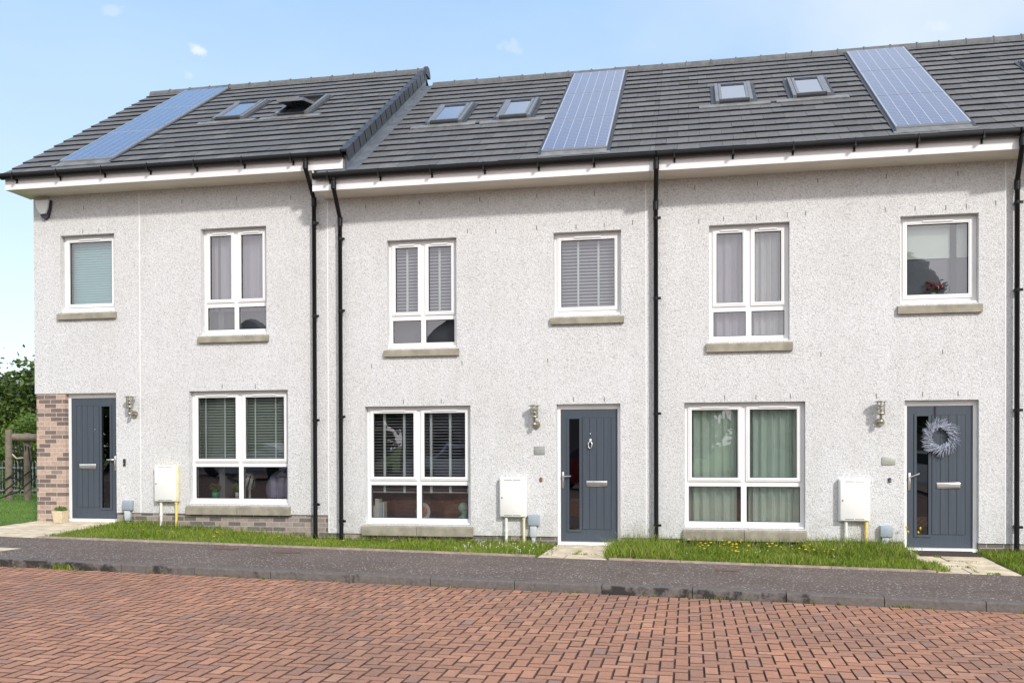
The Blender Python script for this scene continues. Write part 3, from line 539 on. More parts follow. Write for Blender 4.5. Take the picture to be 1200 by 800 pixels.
def door(h, x0, x1, z0, z1, flip, lever_up=0.0):
    yf = 0.10; X = lambda u: (x0 + u) if not flip else (x1 - u)
    fr = MB(); fr.box(x0 + .002, x0 + 0.05, yf - .01, yf + 0.07, z0, z1 - .002); fr.box(x1 - 0.05, x1 - .002, yf - .01, yf + 0.07, z0, z1 - .002); fr.box(x0 + 0.05, x1 - 0.05, yf - .01, yf + 0.07, z1 - 0.075, z1 - .002)
    f = obj('door_frame', fr, 'upvc', h)
    obj('threshold', MB().box(x0 + 0.02, x1 - 0.02, -0.03, yf + 0.06, z0 - 0.01, z0 + 0.035).box(x0 + .05, x1 - .05, -0.045, -0.03, z0 - .01, z0 + 0.012), 'alu' if False else 'upvc', f)
    la, lb, lc, ld = x0 + 0.05, x1 - 0.05, z0 + 0.045, z1 - 0.078; wd = lb - la
    def bx(m, u0, u1, y0, y1, c, d, mi=0):
        a, b = X(u0 + 0.05), X(u1 + 0.05); m.box(min(a, b), max(a, b), y0, y1, c, d, mi)
    leaf = MB(); g0, g1 = 0.12, 0.30; zb, zt = lc + 0.16, ld - 0.13
    # leaf in pieces round the glazed slot
    bx(leaf, 0.003, g0, yf, yf + 0.05, lc, ld); bx(leaf, g1, wd - 0.003, yf, yf + 0.05, lc, ld); bx(leaf, g0, g1, yf, yf + 0.05, lc, zb); bx(leaf, g0, g1, yf, yf + 0.05, zt, ld)
    # raised slot bead
    for a, b, c, d in ((g0 - 0.022, g0 + 0.012, zb - 0.022, zt + 0.022), (g1 - 0.012, g1 + 0.022, zb - 0.022, zt + 0.022), (g0 + 0.012, g1 - 0.012, zb - 0.022, zb + 0.012), (g0 + 0.012, g1 - 0.012, zt - 0.012, zt + 0.022)): bx(leaf, a, b, yf - 0.014, yf, c, d)
    # tongue and groove boards standing proud with dark grooves between
    p0, p1 = g1 + 0.035, wd - 0.10; nb = 4; bw = (p1 - p0) / nb
    bx(leaf, p0 - 0.006, p1 + 0.006, yf - 0.0015, yf, zb - 0.006 + 0.02, zt + 0.006, 1)
    for k in range(nb): bx(leaf, p0 + k * bw + 0.004, p0 + (k + 1) * bw - 0.004, yf - 0.006, yf - 0.0014, zb + 0.02, zt)
    d_ = obj('door', leaf, ['door', 'groove'], h, base=((x0 + x1) / 2, yf, z0))
    gp = MB(); a, b = sorted((X(g0 + 0.06), X(g1 + 0.04))); gp.quad((a, yf + .015, zb + .01), (b, yf + .015, zb + .01), (b, yf + .015, zt - .01), (a, yf + .015, zt - .01)); obj('pane', gp, 'glass_dark', d_)
    lp = MB(); a, b = sorted((X(0.05 + p0 + 0.06), X(0.05 + p0 + 0.375))); lp.rbox(a, b, yf - 0.022, yf - 0.005, lc + 0.83, lc + 0.915, 0.006); lp.box(a + .01, b - .01, yf - 0.026, yf - 0.021, lc + 0.855, lc + 0.89)
    obj('letter_plate', lp, 'steel', d_)
    hd = MB(); a, b = sorted((X(0.05 + 0.018), X(0.05 + 0.052))); hd.rbox(a, b, yf - 0.016, yf, lc + 0.80, lc + 1.05, 0.006)
    hd.tube([(X(0.085), yf - 0.01, lc + 0.985), (X(0.085), yf - 0.055, lc + 0.985), (X(0.21), yf - 0.055, lc + 0.985 + lever_up)], 0.011, 8)
    obj('handle', hd, 'steel', d_)
    return d_, X, (p0, p1, lc, ld, yf)
def downpipe(h, xo, xw, zg, ztop, clips):
    m = MB(); m.tube([(xo, -0.565, ztop), (xo, -0.565, ztop - 0.16), (xw, -0.085, ztop - 0.50), (xw, -0.085, zg - 0.02)], 0.034, 10)
    m.tube([(xo, -0.565, ztop - 0.06), (xo, -0.565, ztop - 0.17)], 0.042, 10); m.tube([(xw, -0.085, ztop - 0.48), (xw, -0.085, ztop - 0.62)], 0.041, 10)
    d = obj('downpipe', m, 'black', h)
    for z in clips:
        c = MB().tube([(xw, -0.085, z - 0.02), (xw, -0.085, z + 0.02)], 0.039, 10).box(xw + 0.03, xw + 0.075, -0.10, -0.075, z - 0.018, z + 0.018).box(xw - 0.02, xw + 0.02, -0.05, 0.0, z - 0.02, z + 0.02)
        obj('pipe_clip', c, 'black', d)
def gutter(h, x0, x1, zt, capl=True, capr=True):
    m = MB(); cy = -0.562; r = 0.062; n = 10; prof = []
    zb = zt - r * 0.45
    prof = [(cy - r, zt)] + [(cy - r * math.cos(math.pi * k / n), zb - r * math.sin(math.pi * k / n)) for k in range(n + 1)] + [(cy + r, zt), (cy + r - .006, zt)] + [(cy + (r - .006) * math.cos(math.pi * k / n), zb - (r - .006) * math.sin(math.pi * k / n)) for k in range(n + 1)] + [(cy - r + .006, zt)]
    m.prismx(prof, x0, x1)
    for x in (x0, x1 - 0.012): m.prismx([(cy - r, zt)] + [(cy - r * math.cos(math.pi * k / n), zb - r * math.sin(math.pi * k / n)) for k in range(n + 1)] + [(cy + r, zt)], x + .0015, x + 0.0105)
    o = obj('gutter', m, 'black', h)
    k = x0 + 0.25
    while k < x1 - 0.1:
        b = MB().box(k - 0.012, k + 0.012, cy - r - 0.006, -0.501, zb - r - 0.012, zb - r + 0.02).box(k - 0.006, k + 0.006, cy - r - .008, cy - r + .004, zb - .05, zt + .012, 1).box(k - 0.014, k + 0.014, -0.515, -0.5005, zb - r - 0.055, zb - r - 0.004)
        obj('gutter_bracket', b, ['black', 'black'], o); k += 0.81
def roof(h, x0, x1, dz, holes=()):
    """17 courses of flat interlocking tiles, each tile a slab of its own in one mesh"""
    m = MB(); nC = 17; gau = 0.312; tw = 0.315; th = 0.019; lift = 0.032
    for c in range(nC):
        s0 = c * gau; s1 = min(s0 + gau + 0.06, 5.30); sh = (c % 2) * tw / 2
        def P(x, s, hgt):
            y = YEAVE + s * CO; z = zr(YEAVE, dz) + s * SI
            return (x, y - SI * hgt, z + CO * hgt)
        x = x0 - sh
        while x < x1 - 0.01:
            a, b = max(x0, x), min(x1, x + tw); x += tw
            if b - a < 0.02: continue
            cx = (a + b) / 2; ym = YEAVE + (s0 + gau / 2) * CO
            if any(p < cx < q and r < ym < t for p, q, r, t in holes): continue
            a += 0.0015; b -= 0.0015; j = random.uniform(-0.004, 0.004); k = random.uniform(-0.003, 0.003)
            t = random.gauss(0.5, 0.15); t = min(1, max(0, t))
            lo, hi = lift + k, 0.004
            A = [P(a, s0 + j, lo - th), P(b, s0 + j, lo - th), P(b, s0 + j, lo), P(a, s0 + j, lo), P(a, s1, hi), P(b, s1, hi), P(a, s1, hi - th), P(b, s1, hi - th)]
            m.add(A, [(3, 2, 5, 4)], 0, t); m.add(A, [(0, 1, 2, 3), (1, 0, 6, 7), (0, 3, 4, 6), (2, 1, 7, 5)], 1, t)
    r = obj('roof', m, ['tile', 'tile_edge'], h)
    d = MB(); z0 = zr(YEAVE + 0.04, dz); e = -0.03
    d.quad((x0, YEAVE + 0.04, z0 + e), (x1, YEAVE + 0.04, z0 + e), (x1, YR, zr(YR, dz) + e), (x0, YR, zr(YR, dz) + e))
    yb = 2 * YR - YEAVE
    d.quad((x0, YR, zr(YR, dz) + e), (x1, YR, zr(YR, dz) + e), (x1, yb, z0 + e), (x0, yb, z0 + e)); d.quad((x0, YEAVE + .04, z0 + e), (x0, yb, z0 + e), (x1, yb, z0 + e), (x1, YEAVE + .04, z0 + e))
    obj('roof_deck', d, 'deck', r)
    q = MB(); x = x0
    while x < x1 - 0.03:
        x2 = min(x + 0.45, x1); zt = zr(YR, dz)
        arc = lambda rr, o: [(YR + rr * math.cos(math.pi * k / 8), zt - 0.035 + o + rr * 0.85 * math.sin(math.pi * k / 8)) for k in range(9)]
        jz = random.uniform(-.004, .004)
        q.prismx([(YR + .12, zt - 0.09), *arc(0.12, jz), (YR - .12, zt - 0.09)], x + .002, x2 - .03); q.prismx([(YR + .13, zt - 0.09), *arc(0.13, jz), (YR - .13, zt - 0.09)], x2 - .03, x2)
        q.box(x2 - .026, x2 - .006, YR - .05, YR - .01, zt + .050, zt + .079, 1)
        x = x2
    obj('ridge', q, ['ridge', 'lead_pale'], r)
    return r
def slope_pt(x, y, dz, hgt):    # point above the tile plane
    return Vector((x, y - SI * hgt, zr(y, dz) + CO * hgt))
def slab(m, x0, x1, y0, y1, h0, h1, dz, mi=0):
    vs = [slope_pt(x, y, dz, h) for h in (h0, h1) for x, y in ((x0, y0), (x1, y0), (x1, y1), (x0, y1))]
    m.add(vs, [(0, 3, 2, 1), (4, 5, 6, 7), (0, 1, 5, 4), (1, 2, 6, 5), (2, 3, 7, 6), (3, 0, 4, 7)], mi); return m
def solar(h, x0, x1, y0, y1, dz):
    t = MB()
    slab(t, x0 - 0.05, x0 - 0.001, y0 - 0.10, y1 + 0.03, 0.0, 0.036, dz); slab(t, x1 + 0.001, x1 + 0.05, y0 - 0.10, y1 + 0.03, 0.0, 0.036, dz); slab(t, x0 - .001, x1 + .001, y1, y1 + 0.03, 0, 0.036, dz)
    slab(t, x0 - 0.05, x1 + 0.05, y0 - 0.17, y0 - 0.003, 0.0, 0.033, dz, 1)
    p = obj('solar_panel', t, ['alu_dark', 'lead_pale'], h)
    n = 3; ly = (y1 - y0) / n
    for k in range(n):
        a, b = y0 + k * ly + 0.004, y0 + (k + 1) * ly - 0.004; L_ = (b - a) / CO
        mb = MB(); wd = x1 - x0; mg = (wd - 6 * 0.156) / 2
        mb.box(-wd / 2, wd / 2, 0, L_, 0.03, 0.058, 1); nz = 0.0595
        mb.quad((-0.468 - 0.004, (L_ - 10 * 0.158) / 2, nz), (0.472, (L_ - 10 * 0.158) / 2, nz), (0.472, (L_ + 10 * 0.158) / 2, nz), (-0.472, (L_ + 10 * 0.158) / 2, nz), 0)
        # cells laid from the module's corner so that the grid lines fall on cell edges
        o = obj('solar_module', mb, ['solar', 'solar_frame'], None, base=(0, 0, 0)); o.parent = p
        o.rotation_euler = (0.5988, 0, 0); o.location = slope_pt((x0 + x1) / 2, a, dz, 0.004) - wpos(p)
def skylight(h, x0, x1, y0, y1, dz, open_=0.0):
    t = MB(); a = 0.055
    slab(t, x0, x0 + a, y0, y1, 0.0, 0.085, dz); slab(t, x1 - a, x1, y0, y1, 0.0, 0.085, dz); slab(t, x0 + a, x1 - a, y1 - a, y1, 0.0, 0.09, dz, 1); slab(t, x0 + a, x1 - a, y0, y0 + a * 0.8, 0.0, 0.07, dz, 1)
    s = obj('skylight', t, ['alu', 'alu_dark'], h)
    fl = MB(); slab(fl, x0 - 0.26, x1 + 0.26, y0 - 0.13, y0 - 0.002, 0.008, 0.036, dz); slab(fl, x0 - 0.07, x0 - 0.001, y0, y1 + 0.05, 0.0, 0.034, dz, 1); slab(fl, x1 + 0.001, x1 + 0.07, y0, y1 + 0.05, 0.0, 0.034, dz, 1); slab(fl, x0 - .001, x1 + .001, y1 + .001, y1 + 0.09, 0.0, 0.04, dz, 1)
    obj('skylight_flashing', fl, ['lead_pale', 'alu_dark'], s)
    w = MB(); slab(w, x0 + a, x1 - a, y0 + a * .8, y1 - a, 0.028, 0.033, dz); obj('skylight_dark_sheet', w, 'deck', s)  # flat near-black sheet over the tiles stands in for the shaded well
    # sash turning about its middle
    b = 0.042; mb = MB(); wd = x1 - x0 - 2 * a - 0.01; L_ = (y1 - y0 - 1.8 * a) / CO - 0.01
    for q in ((-wd / 2, -wd / 2 + b, -L_ / 2, L_ / 2), (wd / 2 - b, wd / 2, -L_ / 2, L_ / 2), (-wd / 2 + b, wd / 2 - b, -L_ / 2, -L_ / 2 + b), (-wd / 2 + b, wd / 2 - b, L_ / 2 - b, L_ / 2)): mb.box(q[0], q[1], q[2], q[3], -0.02, 0.03)
    mb.box(-wd / 2 + b, wd / 2 - b, L_ / 2 - b - .07, L_ / 2 - b, -0.01, 0.02, 1); o = obj('sash', mb, ['alu', 'alu_dark'], None, base=(0, 0, 0)); o.parent = s  # dark bar under the sash head stands in for shade on the glass
    o.rotation_euler = (0.5988 - open_, 0, 0); o.location = slope_pt((x0 + x1) / 2, (y0 + y1) / 2, dz, 0.062)
    o.location -= wpos(s)
    g_ = MB(); g_.quad((-wd / 2 + b, -L_ / 2 + b, 0.012), (wd / 2 - b, -L_ / 2 + b, 0.012), (wd / 2 - b, L_ / 2 - b, 0.012), (-wd / 2 + b, L_ / 2 - b, 0.012))
    # pane rides with its sash
    gl = obj('pane', g_, 'skyglass', None, base=(0, 0, 0)); gl.parent = s; gl.rotation_euler = o.rotation_euler; gl.location = o.location
M['skyglass'] = glassmat('skylight_glass', (0.35, 0.45, 0.5), 0.62, 0.97)
def interior(h, x0, x1, dz):
    m = MB(); yb = 5.0
    for c, d in ((0.06 + dz, 2.45 + dz), (2.72 + dz, 5.2 + dz)):
        m.quad((x0, .25, c), (x1, .25, c), (x1, yb, c), (x0, yb, c)); m.quad((x0, .25, d), (x0, yb, d), (x1, yb, d), (x1, .25, d)); m.quad((x0, yb, c), (x1, yb, c), (x1, yb, d), (x0, yb, d))
        m.quad((x0, .25, c), (x0, yb, c), (x0, yb, d), (x0, .25, d)); m.quad((x1, .25, c), (x1, .25, d), (x1, yb, d), (x1, yb, c))
        xm = x0 + (x1 - x0) * 0.62; m.box(xm - 0.05, xm + 0.05, 0.26, yb, c, d)
    m.quad((x0, .21, 2.45 + dz), (x1, .21, 2.45 + dz), (x1, .21, 2.72 + dz), (x0, .21, 2.72 + dz))
    obj('interior', m, 'room', h)
def eaves(h, x0, x1, dz, xl=None, xr=None, endcap=False):
    zb = 5.405 + dz; a = x0 if xl is None else xl; b = x1 if xr is None else xr
    m = MB().box(a, b, -0.5, -0.478, zb, 5.60 + dz)
    if endcap: m.box(a - 0.018, a - .001, -0.5, 0.10, zb, 5.60 + dz)
    obj('fascia', m, 'fascia', h)
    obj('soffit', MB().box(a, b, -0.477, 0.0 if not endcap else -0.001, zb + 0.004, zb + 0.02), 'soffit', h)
    j = MB()
    return zb
def vents(h, pts):
    for x, z in [(x + random.uniform(-.05, .05), z + random.uniform(-.012, .012)) for x, z in pts]: obj('weep_vent', MB().box(x - 0.0045, x + 0.0045, -0.003, 0.006, z - 0.034, z + 0.034), 'vent_grey', h)
def joint(h, x, z0, z1): obj('movement_joint', MB().box(x - 0.008, x + 0.008, -0.003, 0.01, z0, z1), 'upvc', h)

HG = 'terrace of houses'
HOUSES = {}
def build_house(key, label, x0, x1, dz, O, flip, pz, gut, pipe, panel, lights, roofx, weep, base):
    h = thing('terraced_house', label, 'house', base, HG); HOUSES[key] = h
    ops = [O['a'], O['b'], O['g'], O['d']]
    zt = 5.45 + dz
    if key == 1:
        ops = ops[:3] + [(-11.0, O['d'][1], 0.0, O['d'][3])]
    obj('wall', wallmesh(x0, x1, pz, zt, ops), 'render', h)
    return h
def openings(a, b, g_, d): return dict(a=a, b=b, g=g_, d=d)

# --- the end house
O1 = openings((-7.845, -6.695, 3.31, 5.045), (-10.44, -9.425, 3.765, 5.055), (-8.075, -6.335, 0.54, 2.395), (-10.374, -9.41, 0.24, 2.39))
h1 = build_house(1, 'white roughcast end house with a brick pier, stepped up above its neighbours', -10.95, -5.648, 0.32, O1, True, 0.385, None, None, None, None, None, None, (-8.3, 3.6, 0.0))
obj('brick_pier', MB().box(-10.93, -10.376, 0.015, 0.6, -0.3, 2.388), 'brick_pier', h1)
obj('plinth', MB().box(-9.408, -5.652, 0.02, 0.22, -0.4, 0.384), 'brick', h1)
gb = MB(); gb.quad((-10.95, 0.2, 2.39), (-10.95, 7.4, 2.39), (-10.95, 7.4, 5.77), (-10.95, 0.2, 5.77)); gb.add([(-10.95, 0.2, 5.77), (-10.95, 7.4, 5.77), (-10.95, YR, 8.8)], [(0, 1, 2)])
obj('gable_wall', gb, 'render', h1); obj('gable_base', MB().box(-10.93, -10.7, 0.6, 7.4, -0.4, 2.39), 'brick_pier', h1)
window(h1, 'tall', *O1['a'], 0.13); window(h1, 'square', *O1['b'], 0.13); window(h1, 'wide', *O1['g'], 0.165)
d1, X1, D1 = door(h1, *O1['d'], True)
obj('spyhole', MB().tube([(X1(0.46), 0.10, 1.78), (X1(0.46), 0.085, 1.78)], 0.012, 8), 'steel', d1)
eaves(h1, -10.95, -5.648, 0.32, xl=-11.06, xr=-5.19, endcap=True)
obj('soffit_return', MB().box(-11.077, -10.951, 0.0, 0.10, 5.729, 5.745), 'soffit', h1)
gutter(h1, -11.10, -5.17, 5.965)
downpipe(h1, -5.765, -5.835, -0.01, 5.90, (5.02, 3.55, 1.9, 0.56))
roof(h1, -11.10, -5.125, 0.30)
solar(h1, -10.27, -9.30, -0.20, 3.86, 0.30)
skylight(h1, -8.43, -7.83, 1.45, 2.44, 0.30); skylight(h1, -7.22, -6.60, 1.45, 2.44, 0.30, open_=0.40)
vg = MB()
for c in range(17):
    s0, s1 = c * 0.312, (c + 1) * 0.312 + 0.03; y0, y1 = YEAVE + s0 * CO, YEAVE + s1 * CO; k = 0.012
    slab(vg, -5.20, -5.105, y0, y1, 0.028, 0.046 + k, 0.30); slab(vg, -5.104, -5.085, y0, y1, -0.11, 0.046 + k, 0.30)
obj('verge_cap', vg, 'verge', h1)
ck = MB(); e = -0.02
ck.add([(-5.11, YEAVE + .03, zr(YEAVE + .03, 0) + .03), (-5.11, YR, zr(YR, 0) + .03), (-5.11, YR, zr(YR, .3) + e), (-5.11, YEAVE + .03, zr(YEAVE + .03, .3) + e)], [(0, 1, 2, 3)])
ck.add([(-5.60, -0.482, 5.60), (-5.11, -0.482, 5.60), (-5.11, -0.482, 5.93), (-5.60, -0.482, 5.93)], [(0, 1, 2, 3)])
obj('roof_cheek', ck, 'lead', h1)
rc = MB().prismx([(YR - .14, zr(YR, .3) - .10), (YR - .14, zr(YR, .3) - .02), (YR - .06, zr(YR, .3) + .085), (YR + .06, zr(YR, .3) + .085), (YR + .14, zr(YR, .3) - .02), (YR + .14, zr(YR, .3) - .10)], -5.125, -5.06)
obj('ridge_end_cap', rc, 'verge', h1)
joint(h1, -8.96, 0.39, 5.70); interior(h1, -10.7, -5.75, 0.285)
vents(h1, [(-10.0, 5.5), (-8.2, 5.5), (-7.25, 5.5), (-6.3, 5.48), (-7.5, 2.46), (-6.9, 2.46), (-10.0, 5.12), (-9.7, 5.12)])

# --- the middle house
O2 = openings((-4.655, -3.53, 3.015, 4.71), (-2.014, -0.99, 3.445, 4.706), (-5.03, -3.315, 0.255, 2.108), (-1.973, -1.006, -0.012, 2.11))
h2 = build_house(2, 'middle white roughcast house with venetian blinds and a knocker on its slate blue door', -5.646, -0.548, 0, O2, False, 0.1, None, None, None, None, None, None, (-3.1, 3.6, 0.0))
obj('plinth', MB().box(-5.644, -1.975, 0.02, 0.22, -0.4, 0.099).box(-1.004, -0.55, 0.02, 0.22, -0.4, 0.099), 'brick', h2)
window(h2, 'tall', *O2['a'], 0.13); window(h2, 'square', *O2['b'], 0.13); window(h2, 'wide', *O2['g'], 0.175)
d2, X2, D2 = door(h2, *O2['d'], False)
kn = MB().ball((X2(0.505), 0.082, 1.56), 0.022, 10, sc=(1, .5, 1.3)).tube([(X2(0.505), 0.08, 1.56), (X2(0.475), 0.062, 1.51), (X2(0.482), 0.062, 1.455), (X2(0.505), 0.062, 1.435), (X2(0.528), 0.062, 1.455), (X2(0.535), 0.062, 1.51), (X2(0.505), 0.08, 1.56)], 0.0075, 8)
obj('knocker', kn, 'steel', d2); obj('spyhole', MB().ball((X2(0.505), 0.088, 1.66), 0.014, 8), 'steel', d2)
eaves(h2, -5.646, -0.548, 0, xl=-5.665, xr=-0.549); obj('fascia_return', MB().box(-5.683, -5.666, -0.5, 0.0, 5.405, 5.72), 'fascia', h2)
gutter(h2, -5.64, -0.45, 5.645)
downpipe(h2, -5.31, -5.40, -0.02, 5.57, (4.75, 3.62, 1.95, 0.30))
roof(h2, -4.95, -0.47, 0.0); 
lf = MB(); slab(lf, -5.11, -4.94, YEAVE + .02, YR - .05, 0.0, 0.034, 0); slab(lf, -5.60, -5.11, YEAVE + .02, -0.40, -0.02, 0.015, 0); obj('abutment_flashing', lf, 'lead', h2)
solar(h2, -2.135, -1.165, -0.345, 3.665, 0)
skylight(h2, -4.37, -3.77, 1.30, 2.26, 0); skylight(h2, -3.17, -2.59, 1.30, 2.25, 0)
joint(h2, -5.645, 0.1, 5.38); joint(h2, -0.625, 0.1, 5.38); interior(h2, -5.55, -0.65, 0)
W2 = [(-5.0 + 0.9 * k, 5.27) for k in range(5)] + [(-2.9, 4.78), (-2.3, 4.8), (-1.7, 4.79), (-1.2, 4.79), (-0.83, 4.8), (-3.4, 4.8)] + [(-4.95, 2.76), (-3.4, 2.76), (-2.1, 2.78), (-4.4, 2.18), (-3.8, 2.18), (-1.7, 2.18), (-1.25, 2.18)]
vents(h2, W2)

# --- the wreath house
O3 = openings((0.297, 1.432, 2.995, 4.705), (2.94, 3.965, 3.46, 4.702), (-0.064, 1.65, 0.262, 2.11), (2.996, 3.97, -0.015, 2.105))
h3 = build_house(3, 'white roughcast house on the right with a wreath on its door and pale green curtains', -0.546, 4.40, 0, O3, False, 0.1, None, None, None, None, None, None, (1.9, 3.6, 0.0))
obj('plinth', MB().box(-0.544, 2.994, 0.02, 0.22, -0.4, 0.099).box(3.972, 4.398, 0.02, 0.22, -0.4, 0.099), 'brick', h3)
window(h3, 'tall', *O3['a'], 0.15); window(h3, 'square', *O3['b'], 0.14); window(h3, 'wide', *O3['g'], 0.18, 0.02)
d3, X3, D3 = door(h3, *O3['d'], False, lever_up=0.055)
eaves(h3, -0.546, 4.40, 0); gutter(h3, -0.447, 4.30, 5.645)
downpipe(h3, -0.45, -0.475, -0.01, 5.57, (4.83, 3.65, 1.95, 0.30))
roof(h3, -0.47, 4.40, 0.0)
solar(h3, 2.80, 3.77, -0.325, 3.665, 0); skylight(h3, 0.43, 1.01, 1.28, 2.235, 0); skylight(h3, 1.62, 2.19, 1.30, 2.255, 0)
joint(h3, 4.31, 0.1, 5.38); interior(h3, -0.45, 4.3, 0)
vents(h3, [(0.05 + 0.9 * k, 5.27) for k in range(5)] + [(0.1, 4.78), (0.55, 4.79), (1.0, 4.79), (1.4, 4.8), (1.68, 4.82), (2.7, 4.8), (3.1, 4.79), (3.5, 4.79), (3.85, 4.79), (4.2, 4.82), (1.9, 2.78), (0.5, 2.18), (1.0, 2.18), (1.45, 2.18), (3.2, 2.18), (3.75, 2.18), (2.6, 2.18), (3.5, 2.77)])

# --- the next house of the row, cut by the frame
S4 = 4.95
O4 = {k: (v[0] + S4, v[1] + S4, v[2], v[3]) for k, v in O3.items()}
h4 = build_house(4, 'neighbouring house past the last downpipe, only a strip in frame', 4.402, 9.35, 0, O4, False, 0.1, None, None, None, None, None, None, (6.9, 3.6, 0.0))
obj('plinth', MB().box(4.404, 7.94, 0.02, 0.22, -0.4, 0.099).box(8.925, 9.348, 0.02, 0.22, -0.4, 0.099), 'brick', h4)
window(h4, 'tall', *O4['a'], 0.15); window(h4, 'square', *O4['b'], 0.14); window(h4, 'wide', *O4['g'], 0.18, 0.02); door(h4, *O4['d'], False)
eaves(h4, 4.402, 9.35, 0); gutter(h4, 4.31, 9.35, 5.655)
downpipe(h4, 4.335, 4.43, -0.04, 5.59, (4.80, 3.6, 1.95, 0.34))
roof(h4, 4.40, 9.40, 0.0); skylight(h4, 5.22, 5.82, 1.30, 2.25, 0); interior(h4, 4.5, 9.25, 0)
M4 = None

# ------------------------------------------------------------------ fittings on the walls
def lamp(x, label):
    t = thing('wall_light', label, 'wall light', (x, 0, 1.78), 'wall lanterns beside the doors'); y = -0.13
    obj('cap', MB().lathe([(0.0, 2.105), (0.03, 2.10), (0.09, 2.088), (0.09, 2.080), (0.0, 2.078)], x, y, 16), 'brass', t)
    obj('lantern_glass', MB().lathe([(0.045, 1.935), (0.045, 2.077)], x, y, 14), 'lamp_glass', t)
    c = MB(); c.lathe([(0.0, 1.90), (0.056, 1.90), (0.058, 1.935), (0.0, 1.936)], x, y, 14)
    for k in range(6): c.tube([(x + 0.053 * math.cos(k * math.pi / 3 + .3), y + 0.053 * math.sin(k * math.pi / 3 + .3), 1.93), (x + 0.053 * math.cos(k * math.pi / 3 + .3), y + 0.053 * math.sin(k * math.pi / 3 + .3), 2.08)], 0.006, 6)
    for z in (1.98, 2.03): c.lathe([(0.050, z - .005), (0.057, z - .005), (0.057, z + .005), (0.050, z + .005)], x, y, 14)
    c.lathe([(0.0, 1.936), (0.02, 1.936), (0.02, 2.03), (0.0, 2.035)], x, y, 10)
    obj('cage', c, 'brass', t)
    obj('bracket', MB().tube([(x, y, 1.90), (x, y, 1.83), (x, -0.09, 1.80), (x, 0.0, 1.80)], 0.018, 8).lathe([(0.0, 1.775), (0.03, 1.78), (0.035, 1.81), (0.02, 1.84), (0, 1.845)], x, y, 12), 'brass', t)
    obj('wall_plate', MB().tube([(x + .012, 0.0, 1.80), (x + .012, -0.028, 1.80)], 0.06, 14), 'brass', t)
    return t
l1 = lamp(-9.07, 'steel wall lantern between the end house door and its meter box')
for o in [l1]: o.location.z += 0.225
lamp(-2.29, 'steel wall lantern left of the knocker door, above a grey plaque')
lamp(2.655, 'steel wall lantern left of the wreath door')
def gasbox(x0, z0, zg, label, gp='yellow', cream=False):
    t = thing('gas_meter_box', label, 'meter box', (x0 + .21, 0, zg), 'white gas meter boxes'); x1 = x0 + 0.42; z1 = z0 + 0.61
    obj('box_body', MB().rbox(x0, x1, -0.085, 0.0, z0, z1, 0.012), 'grp_aged' if cream else 'grp', t)
    d = MB().rbox(x0 + 0.012, x1 - 0.018, -0.108, -0.086, z0 + 0.012, z1 - 0.012, 0.01)
    dd = obj('box_door', d, 'grp', t)
    for zz in (z0 + 0.035, z1 - 0.04):
        for xa, xb in ((x0 + 0.08, x0 + 0.20), (x0 + 0.215, x0 + 0.335)): obj('vent_slot', MB().box(xa, xb, -0.1095, -0.1082, zz - 0.0035, zz + 0.0035), 'gasket', dd)
    obj('lock', MB().tube([(x0 + 0.045, -0.107, z0 + 0.3), (x0 + 0.045, -0.111, z0 + 0.3)], 0.011, 8), 'gasket', dd)
    xa, xb = x0 + 0.10, x0 + 0.375
    wpp = MB().tube([(xa, -0.05, z0 + 0.005), (xa, -0.05, zg - 0.03)], 0.024, 10); wpp.tube([(xa, -0.05, z0 - 0.19), (xa, -0.05, z0 - 0.23)], 0.03, 10); obj('white_pipe', wpp, 'white_pipe', t)
    obj('yellow_pipe', MB().tube([(xb, -0.05, z0 + 0.005), (xb, -0.05, zg - 0.03)], 0.021, 10).tube([(xb, -0.05, z0 + 0.004), (xb, -0.05, z0 - 0.03)], 0.028, 10), gp, t)
gasbox(-8.66, 0.575, 0.16, 'white gas meter box with yellowed edge under the wall of the end house', cream=True)
gasbox(-2.845, 0.39, 0.0, 'white gas meter box with cream yellow pipe beside the knocker door', gp='grp_aged')
gasbox(2.10, 0.388, 0.0, 'white gas meter box above grass beside the wreath door')
def elec(x, z, zg, label):
    t = thing('cable_box', label, 'electric box', (x, 0, zg), 'small grey cable boxes')
    obj('box_body', MB().rbox(x - 0.085, x + 0.085, -0.075, 0.0, z, z + 0.17, 0.01).rbox(x - 0.08, x + 0.08, -0.086, -0.07, z + .01, z + 0.16, 0.008), 'grey_box', t)
    obj('conduit', MB().rbox(x - 0.055, x + 0.045, -0.07, 0.0, z - 0.17, z - 0.001, 0.01).rbox(x - 0.035, x + 0.025, -0.055, 0.0, zg - 0.05, z - 0.168, 0.008), 'grey_pipe', t)
elec(-9.175, 0.425, 0.21, 'small grey cable box right of the end house door')
elec(-2.32, 0.262, -0.01, 'small grey cable box between gas box and knocker door')
elec(2.74, 0.165, -0.02, 'small grey cable box between gas box and wreath door')
tag(obj('house_number_plate', MB().rbox(-2.318, -2.152, -0.014, 0.0, 1.347, 1.474, 0.006), 'plate'), 'blank looking dark grey plaque under the lantern of the knocker door', 'house sign')
tag(obj('house_number_plate', MB().rbox(2.69, 2.872, -0.014, 0.0, 1.192, 1.306, 0.006), 'plate_pale'), 'pale steel plaque under the lantern of the wreath door', 'house sign')
def bell(x, z, hh, mat, label):
    t = thing('doorbell', label, 'doorbell', (x, 0, z), None)
    obj('bell_case', MB().rbox(x - 0.02, x + 0.02, -0.026, 0.0, z - hh, z + hh, 0.008), mat, t); obj('bell_button', MB().tube([(x, -0.025, z - hh * .3), (x, -0.031, z - hh * .3)], 0.010, 10), 'steel', t)
bell(-9.255, 1.225, 0.06, 'gasket', 'slim black doorbell on the wall right of the end house door')
bell(-2.21, 0.968, 0.032, 'leather', 'small red brown doorbell left of the knocker door')
